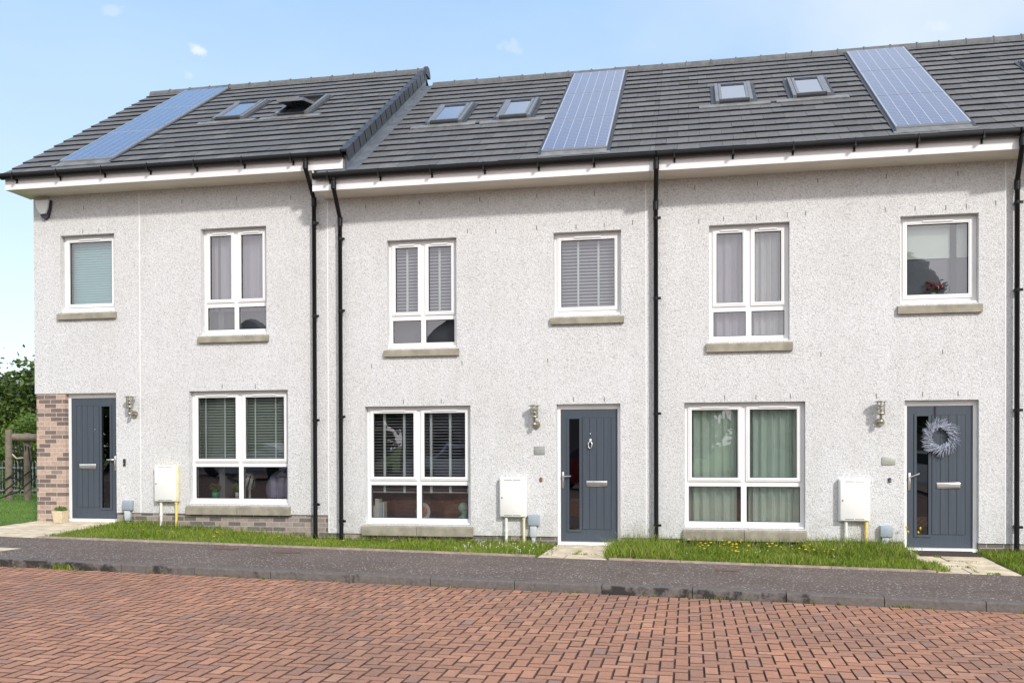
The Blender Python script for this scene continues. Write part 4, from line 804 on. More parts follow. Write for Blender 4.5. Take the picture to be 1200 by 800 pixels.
bell(2.797, 0.98, 0.032, 'alu_dark', 'small dark doorbell left of the wreath door')
al = thing('alarm_box', 'pale alarm bell box with dark underside high on the end house corner', 'alarm box', (-10.70, 0, 5.33))
obj('alarm_base', MB().prism([(-10.86, 5.64), (-10.585, 5.655), (-10.60, 5.50), (-10.64, 5.37), (-10.70, 5.33), (-10.76, 5.37), (-10.83, 5.50)], -0.05, 0.0), 'dark_shell', al)
obj('alarm_cover', MB().prism([(-10.868, 5.652), (-10.60, 5.652), (-10.62, 5.52), (-10.66, 5.425), (-10.76, 5.42), (-10.82, 5.51)], -0.085, -0.051), 'alarm_white', al)

# wreath, mat, pot
wr = thing('wreath', 'grey lavender twig wreath hung from a black ribbon on a slate blue door', 'wreath', (3.47, 0.09, 1.33))
cx, cz = 3.475, 1.585; m = MB()
ring = [(cx + 0.155 * math.cos(a), 0.06, cz + 0.155 * math.sin(a)) for a in [2 * math.pi * k / 20 for k in range(21)]]; m.tube(ring, 0.03, 8)
for k in range(420):
    a = random.uniform(0, 2 * math.pi); r = random.uniform(0.10, 0.19); y = 0.055 + random.uniform(-0.035, 0.02)
    ta = a + random.uniform(-1.2, -0.35); ln = random.uniform(0.06, 0.13)
    p = Vector((cx + r * math.cos(a), y, cz + r * math.sin(a))); dr = Vector((math.cos(ta), random.uniform(-.3, .1), math.sin(ta)))
    m.tube([p, p + dr * ln * .5 + Vector((random.uniform(-.006, .006), 0, random.uniform(-.006, .006))), p + dr * ln], [0.005, 0.0065, 0.003], 4, cap=False)
obj('twig_ring', m, 'twig', wr); obj('ribbon', MB().box(cx - 0.062, cx - 0.042, 0.088, 0.0925, cz + 0.17, 2.02), 'ribbon', wr)
mt = MB(); P = [(3.09, -0.09), (3.20, -0.60), (3.86, -0.52), (3.86, -0.05)]
P = [(3.10, -0.50), (3.86, -0.50), (3.86, -0.05), (3.10, -0.05)]
mt.add([(x, y, g(x, y) + .007) for x, y in P] + [(x, y, g(x, y) + 0.022) for x, y in P], [(4, 5, 6, 7), (0, 1, 5, 4), (1, 2, 6, 5), (2, 3, 7, 6), (3, 0, 4, 7)])
tag(obj('doormat', mt, 'coir'), 'dark brown doormat on the flags in front of the wreath door', 'doormat')
def leafball(m, c, r, n, ls, mi=0, squash=1.0):
    for k in range(n):
        d = Vector((random.gauss(0, 1), random.gauss(0, 1), random.gauss(0, 1))).normalized() * r * random.random() ** 0.4
        p = Vector(c) + Vector((d.x, d.y, d.z * squash)); u = Vector((random.gauss(0, 1), random.gauss(0, 1), random.gauss(0, 1))).normalized(); v = u.orthogonal().normalized(); s = ls * random.uniform(.6, 1.3)
        m.add([p - u * s, p + v * s * .45, p + u * s, p - v * s * .45], [(0, 1, 2, 3)], mi, random.random())
pt = thing('flower_pot', 'square cream pot with a low green plant against the brick pier', 'flower pot', (-10.30, -0.22, 0.22))
px, py, pz = -10.30, -0.22, g(-10.3, -.22) + .006
pm = MB(); pm.add([(px - .075, py - .075, pz), (px + .075, py - .075, pz), (px + .075, py + .075, pz), (px - .075, py + .075, pz), (px - .1, py - .1, pz + .2), (px + .1, py - .1, pz + .2), (px + .1, py + .1, pz + .2), (px - .1, py + .1, pz + .2), (px - .085, py - .085, pz + .2), (px + .085, py - .085, pz + .2), (px + .085, py + .085, pz + .2), (px - .085, py + .085, pz + .2), (px, py, pz + .17)],
   [(0, 1, 5, 4), (1, 2, 6, 5), (2, 3, 7, 6), (3, 0, 4, 7), (4, 5, 9, 8), (5, 6, 10, 9), (6, 7, 11, 10), (7, 4, 8, 11), (8, 9, 12), (9, 10, 12), (10, 11, 12), (11, 8, 12), (3, 2, 1, 0)])
obj('pot', pm, 'cream_pot', pt); m = MB(); leafball(m, (px, py, pz + .22), 0.10, 160, 0.025, squash=.5); obj('plant', m, 'leaf_light', pt)
for x, y, s, lb in ((-5.2, -2.55, .17, 'small rusty toby cover in the pavement below the two downpipes'), (-6.1, -2.42, .15, 'small rusty toby cover in the pavement below the end house window'), (0.45, -2.62, .14, 'small rusty toby cover in the pavement below the green curtained window')):
    m = MB(); q = s * .6
    m.add([(x - s, y - q, g(x - s, y - q) + .004), (x + s, y - q, g(x + s, y - q) + .004), (x + s, y + q, g(x + s, y + q) + .004), (x - s, y + q, g(x - s, y + q) + .004), (x - s * .8, y - q * .7, g(x, y) + .009 + .018 * s * .8), (x + s * .8, y - q * .7, g(x, y) + .009 - .018 * s * .8), (x + s * .8, y + q * .7, g(x, y) + .009 - .018 * s * .8), (x - s * .8, y + q * .7, g(x, y) + .009 + .018 * s * .8)], [(4, 5, 6, 7), (0, 1, 5, 4), (1, 2, 6, 5), (2, 3, 7, 6), (3, 0, 4, 7)])
    tag(obj('access_cover', m, 'iron'), lb, 'access cover', 'toby covers in the pavement')

# ------------------------------------------------------------------ behind the glass
def blind(x0, x1, z0, z1, pitch, tilt, mat, label, tapes, y=0.235, sw=0.048, grp='venetian blinds', tw=0.028):
    t = thing('venetian_blind', label, 'blind', ((x0 + x1) / 2, y, z0), grp); m = MB(); z = z1 - 0.07
    while z > z0 + 0.03:
        dy, dzz = sw / 2 * math.cos(tilt), sw / 2 * math.sin(tilt)
        m.add([(x0, y - dy, z - dzz), (x1, y - dy, z - dzz), (x1, y, z + .002), (x0, y, z + .002), (x1, y + dy, z + dzz), (x0, y + dy, z + dzz)], [(0, 1, 2, 3), (3, 2, 4, 5)]); z -= pitch
    obj('slats', m, mat, t)
    obj('bottom_rail', MB().box(x0, x1, y - 0.025, y + 0.025, z0, z0 + 0.022), mat, t); obj('head_rail', MB().box(x0, x1, y - 0.03, y + 0.03, z1 - 0.045, z1), mat, t)
    for f in tapes:
        x = x0 + f * (x1 - x0); obj('ladder_tape', MB().box(x - tw / 2, x + tw / 2, y - sw / 2 - .006, y - sw / 2 - .003, z0, z1 - .045), 'tape', t)
blind(-10.36, -9.45, 3.86, 5.03, 0.042, 1.15, 'slat_teal', 'closed pale teal blind in the small upper window of the end house', [])
blind(-8.02, -6.38, 1.17, 2.37, 0.045, 0.85, 'slat_wood', 'sage green venetian blind in the ground floor window of the end house', [0.08, 0.29, 0.47, 0.62, 0.84, 0.97], tw=0.022)
blind(-4.62, -3.56, 3.50, 4.69, 0.050, 0.72, 'slat', 'pale venetian blind in the tall upper window of the middle house', [0.22, 0.72], tw=0.035)
blind(-1.97, -1.03, 3.53, 4.69, 0.050, 0.72, 'slat', 'pale venetian blind in the small upper window of the middle house', [0.33, 0.66], tw=0.03)
blind(-4.99, -3.35, 0.74, 2.09, 0.047, 0.35, 'slat_dark', 'dark venetian blind with pale tapes, half lowered above the window shelf', [0.13, 0.33, 0.60, 0.79, 0.97], tw=0.04)
def curtain(x0, x1, z0, z1, mat, label, y=0.26, amp=0.03, n=7, ph=0.0, gather=0.0):
    m = MB(); NX = n * 14
    xs = [x0 + (x1 - x0) * i / NX for i in range(NX + 1)]
    def off(i, zf):
        u = i / NX * n * 2 * math.pi + ph
        return amp * (math.sin(u) + 0.35 * math.sin(2.3 * u + 1)) * (0.8 + 0.3 * zf)
    vs = []
    for r in range(5):
        zf = r / 4; z = z1 + (z0 - z1) * zf
        vs += [(x + gather * math.sin(zf * 3) * (x - x0), y + off(i, zf), z) for i, x in enumerate(xs)]
    nn = NX + 1
    m.add(vs, [(r * nn + i, (r + 1) * nn + i, (r + 1) * nn + i + 1, r * nn + i + 1) for r in range(4) for i in range(NX)], 0, .5, True)
    return tag(obj('curtain', m, mat), label, 'curtain', 'curtains')
curtain(-0.03, 0.70, 0.28, 2.10, 'curtain_green', 'pale green curtain behind the left pane of the ground floor window beside the wreath door', n=5)
curtain(0.87, 1.63, 0.28, 2.10, 'curtain_green', 'pale green curtain behind the right pane of the ground floor window beside the wreath door', n=6, ph=1)
curtain(0.32, 0.86, 3.02, 4.69, 'curtain_grey', 'grey curtain tinted as reflected sky, left half of tall upper window above green curtains', n=4, amp=.02)
curtain(0.88, 1.42, 3.02, 4.69, 'curtain_pale', 'silver curtain in the right half of the tall upper window above the green curtains', n=5, amp=.025)
curtain(-7.82, -6.70, 3.72, 5.03, 'curtain_grey', 'flat grey curtain tinted as reflected sky in the tall upper window of the end house', n=9, amp=.008)
tag(obj('dark_backing', MB().box(-7.82, -6.70, 0.30, 0.33, 3.33, 3.80), 'room_dark'), 'added dark backing behind the lower panes of the tall upper window, end house', 'board')  # dark sheets added for the unlit rooms behind the lower panes
tag(obj('dark_backing', MB().box(-4.63, -3.55, 0.30, 0.33, 3.03, 3.48), 'room_dark'), 'added dark sheet standing for the dim room below the blind, middle house upper window', 'board')
rl = thing('roller_blind', 'pale green roller blind half lowered in the small upper window above the wreath', 'blind', (3.45, .25, 4.15))
obj('blind_fabric', MB().box(2.98, 3.93, 0.249, 0.252, 4.15, 4.66), 'roller', rl); obj('blind_tube', MB().tube([(2.97, .25, 4.67), (3.94, .25, 4.67)], 0.022, 8), 'upvc', rl); obj('hem_bar', MB().box(2.98, 3.93, .243, .258, 4.135, 4.15), 'roller', rl)
tag(obj('window_screen', MB().box(2.97, 3.94, 0.262, 0.268, 3.49, 4.134), 'screen'), 'grey screen below the roller blind above the wreath', 'screen')
tag(obj('blind_post', MB().box(3.655, 3.735, 0.222, 0.240, 3.50, 4.68), 'dark_post'), 'dark upright post behind the small upper window above the wreath', 'post')
fl = thing('vase_of_flowers', 'pink flowers in front of the grey screen behind the small upper window above the wreath', 'flowers', (3.42, .34, 3.47))
m = MB()
for k in range(9): m.ball((3.42 + random.uniform(-.13, .13), .20 + random.uniform(-.02, .02), 3.74 + random.uniform(-.05, .06)), 0.035, 8, sc=(1, 1, .7))
obj('blossom', m, 'pink', fl); m = MB(); [m.tube([(3.42, .20, 3.6), (3.42 + random.uniform(-.1, .1), .20, 3.74)], .004, 5) for k in range(7)]; obj('stem', m, 'leaf_light', fl)
obj('vase', MB().lathe([(0, 3.47), (.04, 3.47), (.05, 3.53), (.03, 3.62), (.035, 3.64)], 3.42, .20), 'china', fl)
# shelf things of the middle house
bk = [(-4.93, .055, .30, 'paper'), (-4.865, .06, .36, 'paper_blue'), (-4.80, .05, .31, 'paper_blue')]
for (x, wd, hh, mm), lb in zip([(-4.955, .03, .24, 'paper'), (-4.905, .07, .35, 'paper'), (-4.845, .05, .29, 'paper_blue'), (-4.80, .025, .30, 'paper')],
        ['thin cream book at the left end of the ground floor window', 'tall cream book standing in the ground floor window', 'pale blue book standing in the ground floor window', 'slim cream book right of the blue book in the window']):
    b_ = thing('book', lb, 'book', (x, .28, .29), 'books on the window shelf')
    obj('cover', MB().box(x - wd / 2, x - wd / 2 + .004, .20, .34, .29, .29 + hh).box(x + wd / 2 - .004, x + wd / 2, .20, .34, .29, .29 + hh).box(x - wd / 2 + .004, x + wd / 2 - .004, .20, .204, .29, .29 + hh), mm, b_); obj('pages', MB().box(x - wd / 2 + .0045, x + wd / 2 - .0045, .2045, .335, .295, .285 + hh), 'china', b_)
pl = thing('decorative_plate', 'white oval plate with a faded rose print propped in the ground floor window', 'plate', (-4.15, .24, .29))
m = MB(); n = 24
for r0, r1, y0, y1, mi in ((0, .085, .245, .245, 1), (.085, .145, .244, .232, 0)):
    vs = [(-4.15 + .82 * r * math.cos(2 * math.pi * k / n), y, .44 + r * math.sin(2 * math.pi * k / n)) for r, y in ((r0, y0), (r1, y1)) for k in range(n)]
    m.add(vs, [(k, (k + 1) % n, (k + 1) % n + n, k + n) for k in range(n)], mi)
m.lathe([(0, .285), (.04, .285), (.03, .30), (0, .30)], -4.15, .26)
obj('dish', m, ['china', 'rose'], pl)
bu = thing('head_bust', 'pale green plaster bust facing left at the right end of the ground floor window', 'bust', (-3.52, .27, .29)); m = MB()
bm = bmesh.new(); bmesh.ops.create_uvsphere(bm, u_segments=20, v_segments=16, radius=1)
for v in bm.verts:
    x, y, z = v.co; 
    s = Vector((x * .075, y * .058, z * .085 + .49))
    if x < -.3 and abs(y) < .35: s.x -= .014 * max(0, 1 - abs(z + .1) * 3) + .006 * max(0, 1 - abs(z + .5) * 4)
    if z < -.5 and x > -.2: s.x -= .004
    v.co = s + Vector((-3.50, .27, .02))
bm.verts.index_update(); m.add([v.co for v in bm.verts], [[v.index for v in f.verts] for f in bm.faces], 0, .5, True); bm.free()
m.tube([(-3.485, .27, .46), (-3.48, .27, .39), (-3.50, .27, .34), (-3.53, .27, .285)], [.048, .042, .07, .085], 12)
obj('head', m, 'verdigris', bu)
sf = thing('sofa', 'brown leather sofa seen through the lower panes behind the plate and bust', 'sofa', (-4.0, .8, 0.06))
obj('back_cushion', MB().rbox(-4.80, -4.12, .62, .86, .20, .70, .07, seg=3), 'leather_dark', sf); obj('back_cushion', MB().rbox(-3.95, -3.36, .60, .84, .20, .60, .09, seg=3), 'leather', sf); obj('sofa_frame', MB().rbox(-4.9, -3.25, .86, 1.1, .1, .78, .05).rbox(-3.8, -3.25, .72, .86, .5, .76, .05), 'leather', sf)
def potplant(x, z, pot, label, r):
    t = thing('house_plant', label, 'house plant', (x, .22, z), 'plants in the end house window')
    obj('pot', MB().lathe([(0, z), (.05, z), (.062, z + .10), (.055, z + .10), (.05, z + .085), (0, z + .085)], x, .235), pot, t)
    m = MB(); leafball(m, (x, .245, z + .17), r * 1.05, 110, .04, squash=.8)
    for k in range(6): m.tube([(x, .235, z + .08), (x + random.uniform(-.05, .05), .235 + random.uniform(-.04, .04), z + .18)], .004, 5)
    obj('foliage', m, 'leaf_light', t)
potplant(-7.74, .63, 'green_pot', 'leafy plant in a green pot in the end house window', .09)
potplant(-7.32, .63, 'china', 'low leafy plant in a white pot in the end house window', .11)
th = thing('table_lamp', 'dark patterned lamp standing behind the plants in the end house window', 'lamp', (-7.22, .42, .56)); m = MB()
m.lathe([(0, .58), (.07, .58), (.02, .62), (.02, .75), (.08, .82), (.10, .95), (.05, 1.05), (0, 1.06)], -7.22, .42); obj('lamp_body', m, 'china', th)
m = MB(); [m.tube([(-7.22 + .1 * math.cos(a), .42 + .1 * math.sin(a), .80), (-7.22 + .09 * math.cos(a + .6), .42 + .09 * math.sin(a + .6), 1.0)], .015, 5) for a in [k * .8 for k in range(8)]]; obj('lamp_pattern', m, 'gasket', th)
gb_ = thing('padded_armchair', 'dark lilac padded chair back filling the lower right pane of the end house window', 'armchair', (-6.55, .62, .34)); m = MB()
m.ball((-6.57, .62, .76), .40, 14, sc=(1.15, .5, .95)); obj('chair_back', m, 'cushion', gb_)
m = MB(); [m.rbox(-6.86 + .15 * k, -6.74 + .15 * k, .41, .48, .62, .98, .03) for k in range(4)]; obj('quilting', m, 'cushion', gb_)

# ------------------------------------------------------------------ grass and wild flowers
from mathutils import noise as mnoise
def blades(m, x0, x1, y0, y1, n, h0, h1, f=g, wd=0.005, clump=None, ymask=None):
    for k in range(n):
        x, y = random.uniform(x0, x1), random.uniform(y0, y1)
        if ymask and not ymask(x, y): continue
        hh = random.uniform(h0, h1)
        if clump: hh *= clump(x, y)
        if hh < 0.008: continue
        a = random.uniform(0, math.pi); c, s = math.cos(a) * wd, math.sin(a) * wd
        z = f(x, y) - 0.012; lx, ly = random.gauss(0, .38) * hh, random.gauss(0, .38) * hh
        t = min(1, max(0, random.gauss(.47, .24) + .3 * mnoise.noise(Vector((x * 1.3, y * 1.9, 7.7)))))
        m.add([(x - c, y - s, z), (x + c, y + s, z), (x + lx * .4 + c * .7, y + ly * .4 + s * .7, z + hh * .6), (x + lx * .4 - c * .7, y + ly * .4 - s * .7, z + hh * .6), (x + lx, y + ly, z + hh)], [(0, 1, 2, 3), (3, 2, 4)], 0, t)
def clumpf(s, lo, hi):
    from mathutils import noise as mn
    return lambda x, y: lo + (hi - lo) * (0.5 + 0.5 * mn.noise(Vector((x * s, y * s, 3.1))))
ragged = lambda x, y: random.random() < (y - YE + .05) / .16 + .5 * mnoise.noise(Vector((x * 4, 1.5, 0)))
m = MB(); blades(m, -9.36, -1.97, YE - 0.01, -0.0, 27000, .02, .068, clump=clumpf(1.4, .15, 1.75), ymask=lambda x, y: x < -2.02 + .1 * random.random() and ragged(x, y))
blades(m, -3.9, -2.0, -1.75, -0.1, 900, .05, .12); blades(m, -9.3, -2.2, -0.12, 0.0, 1100, .06, .16)
tag(obj('verge_grass', m, 'grass'), 'short green verge grass in front of the end and middle houses', 'grass', kind='stuff')
m = MB(); blades(m, -1.08, 2.95, YE - 0.01, 0.0, 19000, .035, .10, clump=clumpf(1.6, .2, 1.8), ymask=ragged); blades(m, -1.1, -0.2, -1.85, -0.2, 1800, .10, .22, clump=clumpf(3, .5, 1.5)); blades(m, 1.6, 2.95, -1.0, -0.02, 2200, .12, .24, clump=clumpf(3, .5, 1.4)); blades(m, -1.0, 2.9, -0.25, -0.02, 1200, .10, .24)
blades(m, 2.85, 3.12, YE - .04, -1.2, 700, .03, .09)
tag(obj('verge_grass', m, 'grass'), 'longer green verge grass with yellow flowers between the two right hand paths', 'grass', kind='stuff')
m = MB(); blades(m, 3.93, 5.6, YE - 0.02, 0.0, 8000, .04, .10, clump=clumpf(1.8, .6, 1.5))
tag(obj('verge_grass', m, 'grass'), 'small patch of verge grass right of the wreath house path', 'grass', kind='stuff')
m = MB()
for x0, x1, y0, y1, n in ((-1.52, -1.47, -1.5, -1.0, 90), (-1.6, -1.2, -1.46, -1.42, 60), (3.40, 3.44, -1.9, -1.4, 90), (3.3, 3.7, -.98, -.94, 50), (3.2, 3.5, -1.46, -1.42, 50), (-1.95, -1.8, -1.7, -.3, 120), (3.5, 3.65, -1.97, -1.88, 90), (3.25, 3.33, -.6, -.5, 60)): blades(m, x0, x1, y0, y1, n, .012, .05, wd=.006)
for k in range(60):
    x = random.uniform(-9, 3.5); y = YK + random.uniform(-.02, .004); blades(m, x - .04, x + .04, y - .012, y, random.randint(2, 14), .01, .035, f=lambda a, b: gR(a) + .01, wd=.004)
blades(m, -7.25, -7.0, YK - .03, YK, 160, .02, .08, f=lambda a, b: gR(a) + .01)
for x0, x1, y in ((-3.05, -2.8, -7.6), (-2.6, -2.3, -7.75), (-2.9, -2.72, -8.3), (-.05, .05, -8.0)): blades(m, x0, x1, y - .006, y + .006, 60, .005, .018, f=lambda a, b: gR(a) - .002, wd=.004)
tag(obj('joint_weeds', m, 'grass'), 'small green weeds in the joints of paths, kerb and pavers', 'weeds', kind='stuff')
m = MB()
for k in range(150):
    x, y = random.choice([(random.uniform(-1.0, -.5), random.uniform(-.5, -.1)), (random.uniform(-.8, 2.9), random.uniform(-.5, -.03)), (random.uniform(1.6, 2.9), random.uniform(-1.2, -.03))]); z = g(x, y); hh = random.uniform(.14, .34); lx, ly = random.gauss(0, .05), random.gauss(0, .04)
    m.tube([(x, y, z), (x + lx * .5, y + ly * .5, z + hh * .6), (x + lx, y + ly, z + hh)], [.0016, .0014, .001], 3, cap=False); m.tube([(x + lx, y + ly, z + hh), (x + lx * 1.2, y + ly * 1.2, z + hh + .03)], [.0035, .001], 4, cap=False)
tag(obj('grass_seed_stems', m, 'straw'), 'thin pale grass seed stems standing along the walls', 'grass', kind='stuff')
# buttercups: one kind, copied
def buttercup(x, y, hh, first=[None]):
    if first[0] is None:
        t = thing('wildflower', 'small yellow wildflower in the verge grass', 'flower', (0, 0, 0), 'yellow wildflowers in the verges')
        p = MB(); [p.add([(0, 0, 0), (.012 * math.cos(a - .5), .012 * math.sin(a - .5), .006), (.02 * math.cos(a), .02 * math.sin(a), .012), (.012 * math.cos(a + .5), .012 * math.sin(a + .5), .006)], [(0, 1, 2, 3)]) for a in [k * 2 * math.pi / 6 for k in range(6)]]; p.ball((0, 0, .007), .008, 6)
        o1 = obj('flower_head', p, 'petal', None, base=(0, 0, 0)); o1.parent = t; o1.location = (0, 0, .12)
        o2 = obj('stem', MB().tube([(0, 0, 0), (.004, 0, .12)], .0018, 4), 'leaf_light', None, base=(0, 0, 0)); o2.parent = t; first[0] = t
    else:
        t = first[0].copy(); C.objects.link(t)
        for ch in first[0].children: c = ch.copy(); C.objects.link(c); c.parent = t
    t.location = (x, y, g(x, y) - .01); s = hh / .12; t.scale = (1.15, 1.15, s); t.rotation_euler = (random.uniform(-.3, .3), random.uniform(-.3, .3), random.uniform(0, 6))
for k in range(58):
    x = random.choice([random.gauss(.35, .28), random.gauss(.65, .2), random.gauss(1.45, .22), random.uniform(-.2, 2.2)]); buttercup(x, random.uniform(-1.35, -.25), random.uniform(.09, .17))
for x_, y_, h_ in ((3.02, -.22, .36), (3.08, -.3, .33), (3.17, -.26, .35), (3.2, -.2, .29)): buttercup(x_, y_, h_)
for k in range(16): buttercup(random.uniform(-6.4, -2.5), random.uniform(-1.5, -.2), random.uniform(.06, .10))
for k in range(9): buttercup(random.uniform(-8.7, -6.4), random.uniform(-1.2, -.3), random.uniform(.05, .08))
# white clover heads
def clover(x, y, first=[None]):
    if first[0] is None:
        o = obj('clover_flower', MB().ball((0, 0, .05), .007, 6).tube([(0, 0, 0), (0, 0, .05)], .0018, 4), 'china', None, base=(0, 0, 0)); tag(o, 'small white clover head in the verge grass', 'flower', 'white clover heads in the verges'); first[0] = o
    else: o = first[0].copy(); C.objects.link(o)
    o.location = (x, y, g(x, y))
for k in range(46): clover(random.uniform(-3.2, -2.05), random.uniform(-1.7, -.3))
for k in range(16): clover(random.uniform(-.6, 2.6), random.uniform(-1.4, -.3))

# ------------------------------------------------------------------ playground past the gable
zl = lambda x, y: 0.222 - 0.06 * min(1, max(0, (y - 1) / 8))
m = MB(); blades(m, -19, -10.95, -1.5, 9.0, 30000, .02, .05, f=zl, wd=.008, ymask=lambda x, y: -1.35 * (y + 13.7) * .62 - 3 < x and x < -0.775 * (y + 13.7) - .1 + .3)
tag(obj('lawn_grass', m, 'lawn_blade'), 'mown lawn beyond the brick gable', 'grass', kind='stuff')
# camera-left sight line at the gable: x = -0.742/0.876 * (y+13.7)
def sight(u, y):  # ground point seen at picture column u (0..40), used only to choose where the playground stands
    d = -0.742 / 0.876 + (u / 1200) * 1.115; return d * (y + 13.715)
cf = thing('climbing_frame', 'timber climbing frame with black rope net beyond the gable', 'climbing frame', (-15.6, 6.0, .17))
ya = 6.0; xa, xb = sight(12, ya), sight(36, ya)
obj('post', MB().tube([(xa, ya, 0.1), (xa, ya, 1.93)], .085, 10), 'timber', cf); obj('post', MB().tube([(xb, ya + .1, 0.1), (xb, ya + .1, 1.85)], .085, 10), 'timber', cf)
bmx = MB().tube([(xa + .2, ya - .08, 1.74), (xb + 1.4, ya + .2, 1.70)], .095, 10); bmx.tube([(xa + .195, ya - .08, 1.74), (xa + .19, ya - .08, 1.74)], .06, 10, 1); obj('beam', bmx, ['timber', 'timber_end'], cf)
rp = MB()
for k in range(7):
    x = xa + .12 + k * .085; rp.tube([(x, ya, 1.66 - .03 * k), (x + .03 * math.sin(k), ya + .1, 1.1), (x - .02, ya + .15, .55)], .016, 5)
for z in (1.45, 1.2, .95, .72, .5): rp.tube([(xa + .05, ya, z + .03), (xa + .35, ya + .08, z - .03), (xb + .05, ya + .1, z + .05)], .016, 5)
for k in range(3): rp.tube([(xa - 1.0 + .5 * k, ya - .5, .22), (xa - .3 + .4 * k, ya - .3, .42), (xa + .3 + .35 * k, ya, .95)], .02, 5)
rp.tube([(xa + .1, ya, 1.32), (xa + .3, ya - .1, 1.22), (xa + .48, ya - .1, 1.24)], .02, 5, 1)
obj('rope_net', rp, ['rope', 'timber_end'], cf)
fc = thing('bow_top_fence', 'low bow topped metal fence in front of the trees', 'fence', (-18, 8.2, .16)); yf_ = 8.2
bars = MB(); x = -21.0
while x < -15.0:
    z0, z1 = zl(x, yf_), 1.13; bars.tube([(x, yf_, z0 + .03), (x, yf_, z1 - .07), (x + .02, yf_, z1 - .02), (x + .055, yf_, z1), (x + .09, yf_, z1 - .02), (x + .11, yf_, z1 - .07), (x + .11, yf_, z0 + .03)], .011, 5); x += .19
obj('fence_bars', bars, 'galv', fc)
for z in (.30, .92): obj('fence_rail', MB().box(-21, -15, yf_ - .012, yf_ + .012, z, z + .04), 'galv', fc)
for x in (-20.6, -17.7, -14.9): obj('fence_post', MB().box(x - .03, x + .03, yf_ - .03, yf_ + .03, 0, 1.2), 'galv', fc)
def tree(name, x, y, h, r, n, leafm, ls, label, cat, seed, low=.25, grp='trees beyond the gable'):
    rnd = random.Random(seed); t = thing(name, label, cat, (x, y, 0.1), grp)
    tk = MB(); tk.tube([(x, y, -.1), (x + .1, y, h * .3), (x - .05, y, h * .62), (x, y, h * .9)], [.03 * h, .024 * h, .015 * h, .004 * h], 9)
    cl = []
    for k in range(34):
        a = rnd.uniform(0, 6.28); zz = rnd.uniform(low, .98); rr = r * math.sin(math.pi * min(1, max(.12, (zz - low * .6) / (1.05 - low * .6)))) ** .7 * rnd.uniform(.45, 1.05)
        c = Vector((x + rr * math.cos(a), y + rr * math.sin(a), h * zz)); cl.append((c, rnd.uniform(.16, .30) * r * 1.5, rnd.uniform(-.25, .25)))
        if k % 2 == 0: tk.tube([(x, y, h * zz * .6), ((x + c.x) / 2, (y + c.y) / 2, h * zz * .82), c], [.010 * h, .006 * h, .002 * h], 5)
    obj('trunk', tk, 'bark', t); m = MB()
    for k in range(n):
        c, cr, ct = rnd.choice(cl); d = Vector((rnd.gauss(0, 1), rnd.gauss(0, 1), rnd.gauss(0, .8))).normalized() * cr * rnd.random() ** .45
        if rnd.random() < .06: d *= 1.5
        p = c + d; u = Vector((rnd.gauss(0, 1), rnd.gauss(0, 1), rnd.gauss(0, .6))).normalized(); v = u.cross(Vector((rnd.gauss(0, 1), rnd.gauss(0, 1), rnd.gauss(0, 1)))).normalized(); s = ls * rnd.uniform(.6, 1.3)
        m.add([p - u * s, p + v * s * .5 + u * s * .1, p + u * s, p - v * s * .5 + u * s * .1], [(0, 1, 2, 3)], 0, min(1, max(0, .5 + ct + rnd.gauss(0, .2))))
    obj('crown', m, leafm, t)
tree('broadleaf_tree', -20.9, 14.0, 4.0, 2.1, 19000, 'leaf', .10, 'dark green tree beside the brick gable, taller and nearer', 'tree', 3, .12)
tree('broadleaf_tree', -24.0, 14.5, 3.6, 2.3, 17000, 'leaf', .10, 'dark green rounded tree at the left edge behind the fence', 'tree', 5, .12)
tree('broadleaf_tree', -28.5, 24.0, 4.4, 3.0, 9000, 'leaf', .14, 'hazy dark tree standing furthest back behind the others', 'tree', 8, .10)
tree('bushy_shrub', -19.3, 9.8, 2.2, 1.2, 5000, 'leaf_light', .07, 'light yellow green bush behind the climbing frame', 'shrub', 11, .05)
tree('bushy_shrub', -17.6, 10.2, 1.9, 1.1, 4000, 'leaf_light', .07, 'light green bush close to the gable behind the fence', 'shrub', 12, .05)

bd = thing('bird', 'tiny dark bird gliding in the sky left of the end house', 'bird', (-24.0, 16.5, 5.75)); m = MB()
m.ball((-24.0, 16.5, 5.75), .05, 8, sc=(2.2, .8, .8)); m.add([(-24.05, 16.5, 5.76), (-23.95, 16.5, 5.76), (-23.85, 16.2, 5.83), (-23.92, 16.2, 5.83)], [(0, 1, 2, 3)]); m.add([(-24.05, 16.5, 5.76), (-23.95, 16.5, 5.76), (-24.1, 16.8, 5.80), (-24.2, 16.8, 5.80)], [(0, 1, 2, 3)]); obj('body', m, 'bird', bd)

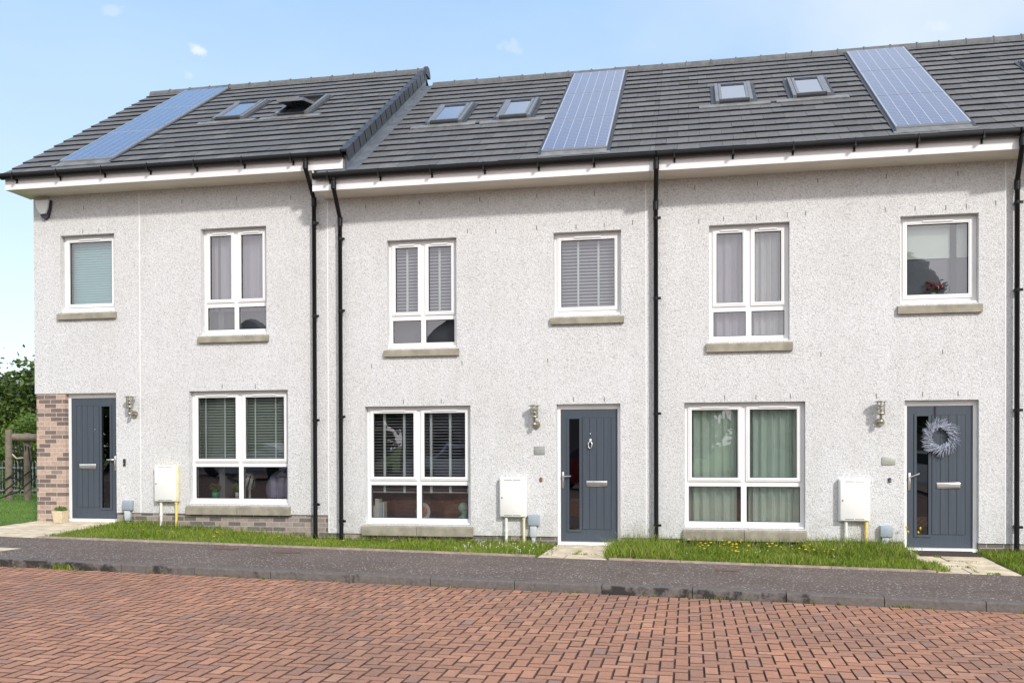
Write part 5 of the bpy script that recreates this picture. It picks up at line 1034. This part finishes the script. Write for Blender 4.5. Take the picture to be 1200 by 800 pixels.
# ------------------------------------------------------------------ across the road: seen only as reflections in the glass
def car(x, y, mat, label, L_=4.2, rot=0):
    z = gR(x); t = thing('parked_car', label, 'car', (x, y, z), 'cars parked across the road')
    prof = [(-2.05, .35), (-2.1, .75), (-1.75, .92), (-1.05, 1.0), (-.45, 1.45), (.95, 1.5), (1.65, 1.05), (2.0, .95), (2.08, .45), (1.95, .3), (-1.95, .28)]
    b = MB(); ys = [(-.86, .0), (-.80, .04), (.80, .04), (.86, .0)]; n = len(prof)
    def Y(yy, zz): return yy * (1 - .22 * max(0, zz - .95) / .55)
    vs = [(x + px, y + Y(yy, pz), z + pz) for yy, o in ys for px, pz in prof]
    b.add(vs, [(i * n + k, i * n + (k + 1) % n, (i + 1) * n + (k + 1) % n, (i + 1) * n + k) for i in range(3) for k in range(n)] + [tuple(range(n)), tuple(reversed(range(3 * n, 4 * n)))])
    obj('body', b, mat, t)
    w_ = MB()
    for s in (-1, 1):
        yy = s * .865
        w_.add([(x + px, y + (Y(yy, pz) + s * .004), z + pz) for px, pz in ((-.95, 1.02), (-.45, 1.38), (.85, 1.42), (1.35, 1.05))], [(0, 1, 2, 3)])
    obj('side_window', w_, 'car_glass', t)
    for px in (-1.3, 1.28):
        for s in (-1, 1): obj('wheel', MB().tube([(x + px, y + s * .70, z + .31), (x + px, y + s * .88, z + .31)], .31, 16), 'tyre', t)
car(-17.0, -19.5, 'car_grey', 'lilac grey parked car mirrored in the end house window')
car(-8.4, -19.6, 'car_white', 'silver parked car mirrored in the ground floor window of the middle house')
car(-3.3, -20.0, 'car_red', 'dark red parked car mirrored in the knocker door glass')
car(7.6, -20.2, 'car_white', 'pale parked car mirrored in the wreath door glass')
def detached(x, y, wd, hh, rise, label):
    t = thing('detached_house', label, 'house', (x, y, -.1), 'houses across the road'); d = 8.0
    obj('wall', MB().box(x - wd / 2, x + wd / 2, y - d, y, -.5, hh), 'opp_wall', t)
    r_ = MB(); r_.prism([(x - wd / 2 - .4, hh), (x + wd / 2 + .4, hh), (x, hh + rise)], y - d - .3, y + .3); obj('roof', r_, 'ridge', t)
    for wx in (-.25, .25):
        for z in (1.0, 3.5): obj('window', MB().box(x + wx * wd - .6, x + wx * wd + .6, y - .02, y + .03, z, z + 1.2), 'car_glass', t)
detached(-24.0, -33, 10, 5.0, 3.4, 'gabled house across the road, mirrored low in the end house panes')
detached(-10.5, -34, 10, 5.8, 4.6, 'gabled house across the road, mirrored in the middle house panes')
detached(7.5, -36, 10, 5.0, 3.0, 'gabled house across the road, mirrored in the wreath house panes')

for x_, y_, h_, r_, lf_, lb_ in ((-30.5, -30, 7.5, 3.0, 'leaf', 'broad tree across the road, mirrored in the end house window'), (-17.3, -32, 6.0, 2.2, 'leaf', 'round tree between the gabled houses across the road'), (-1.5, -32, 6.2, 3.2, 'leaf', 'broad tree across the road, mirrored in the green curtained window')):
    tree('broadleaf_tree', x_, y_, h_, r_, 5000, lf_, .24, lb_, 'tree', int(h_ * 10), .12, 'trees across the road')
tree('conifer', 10.6, -33, 10.4, 1.5, 4000, 'leaf', .22, 'tall narrow conifer across the road, mirrored above the wreath', 'tree', 77, .2, 'trees across the road')
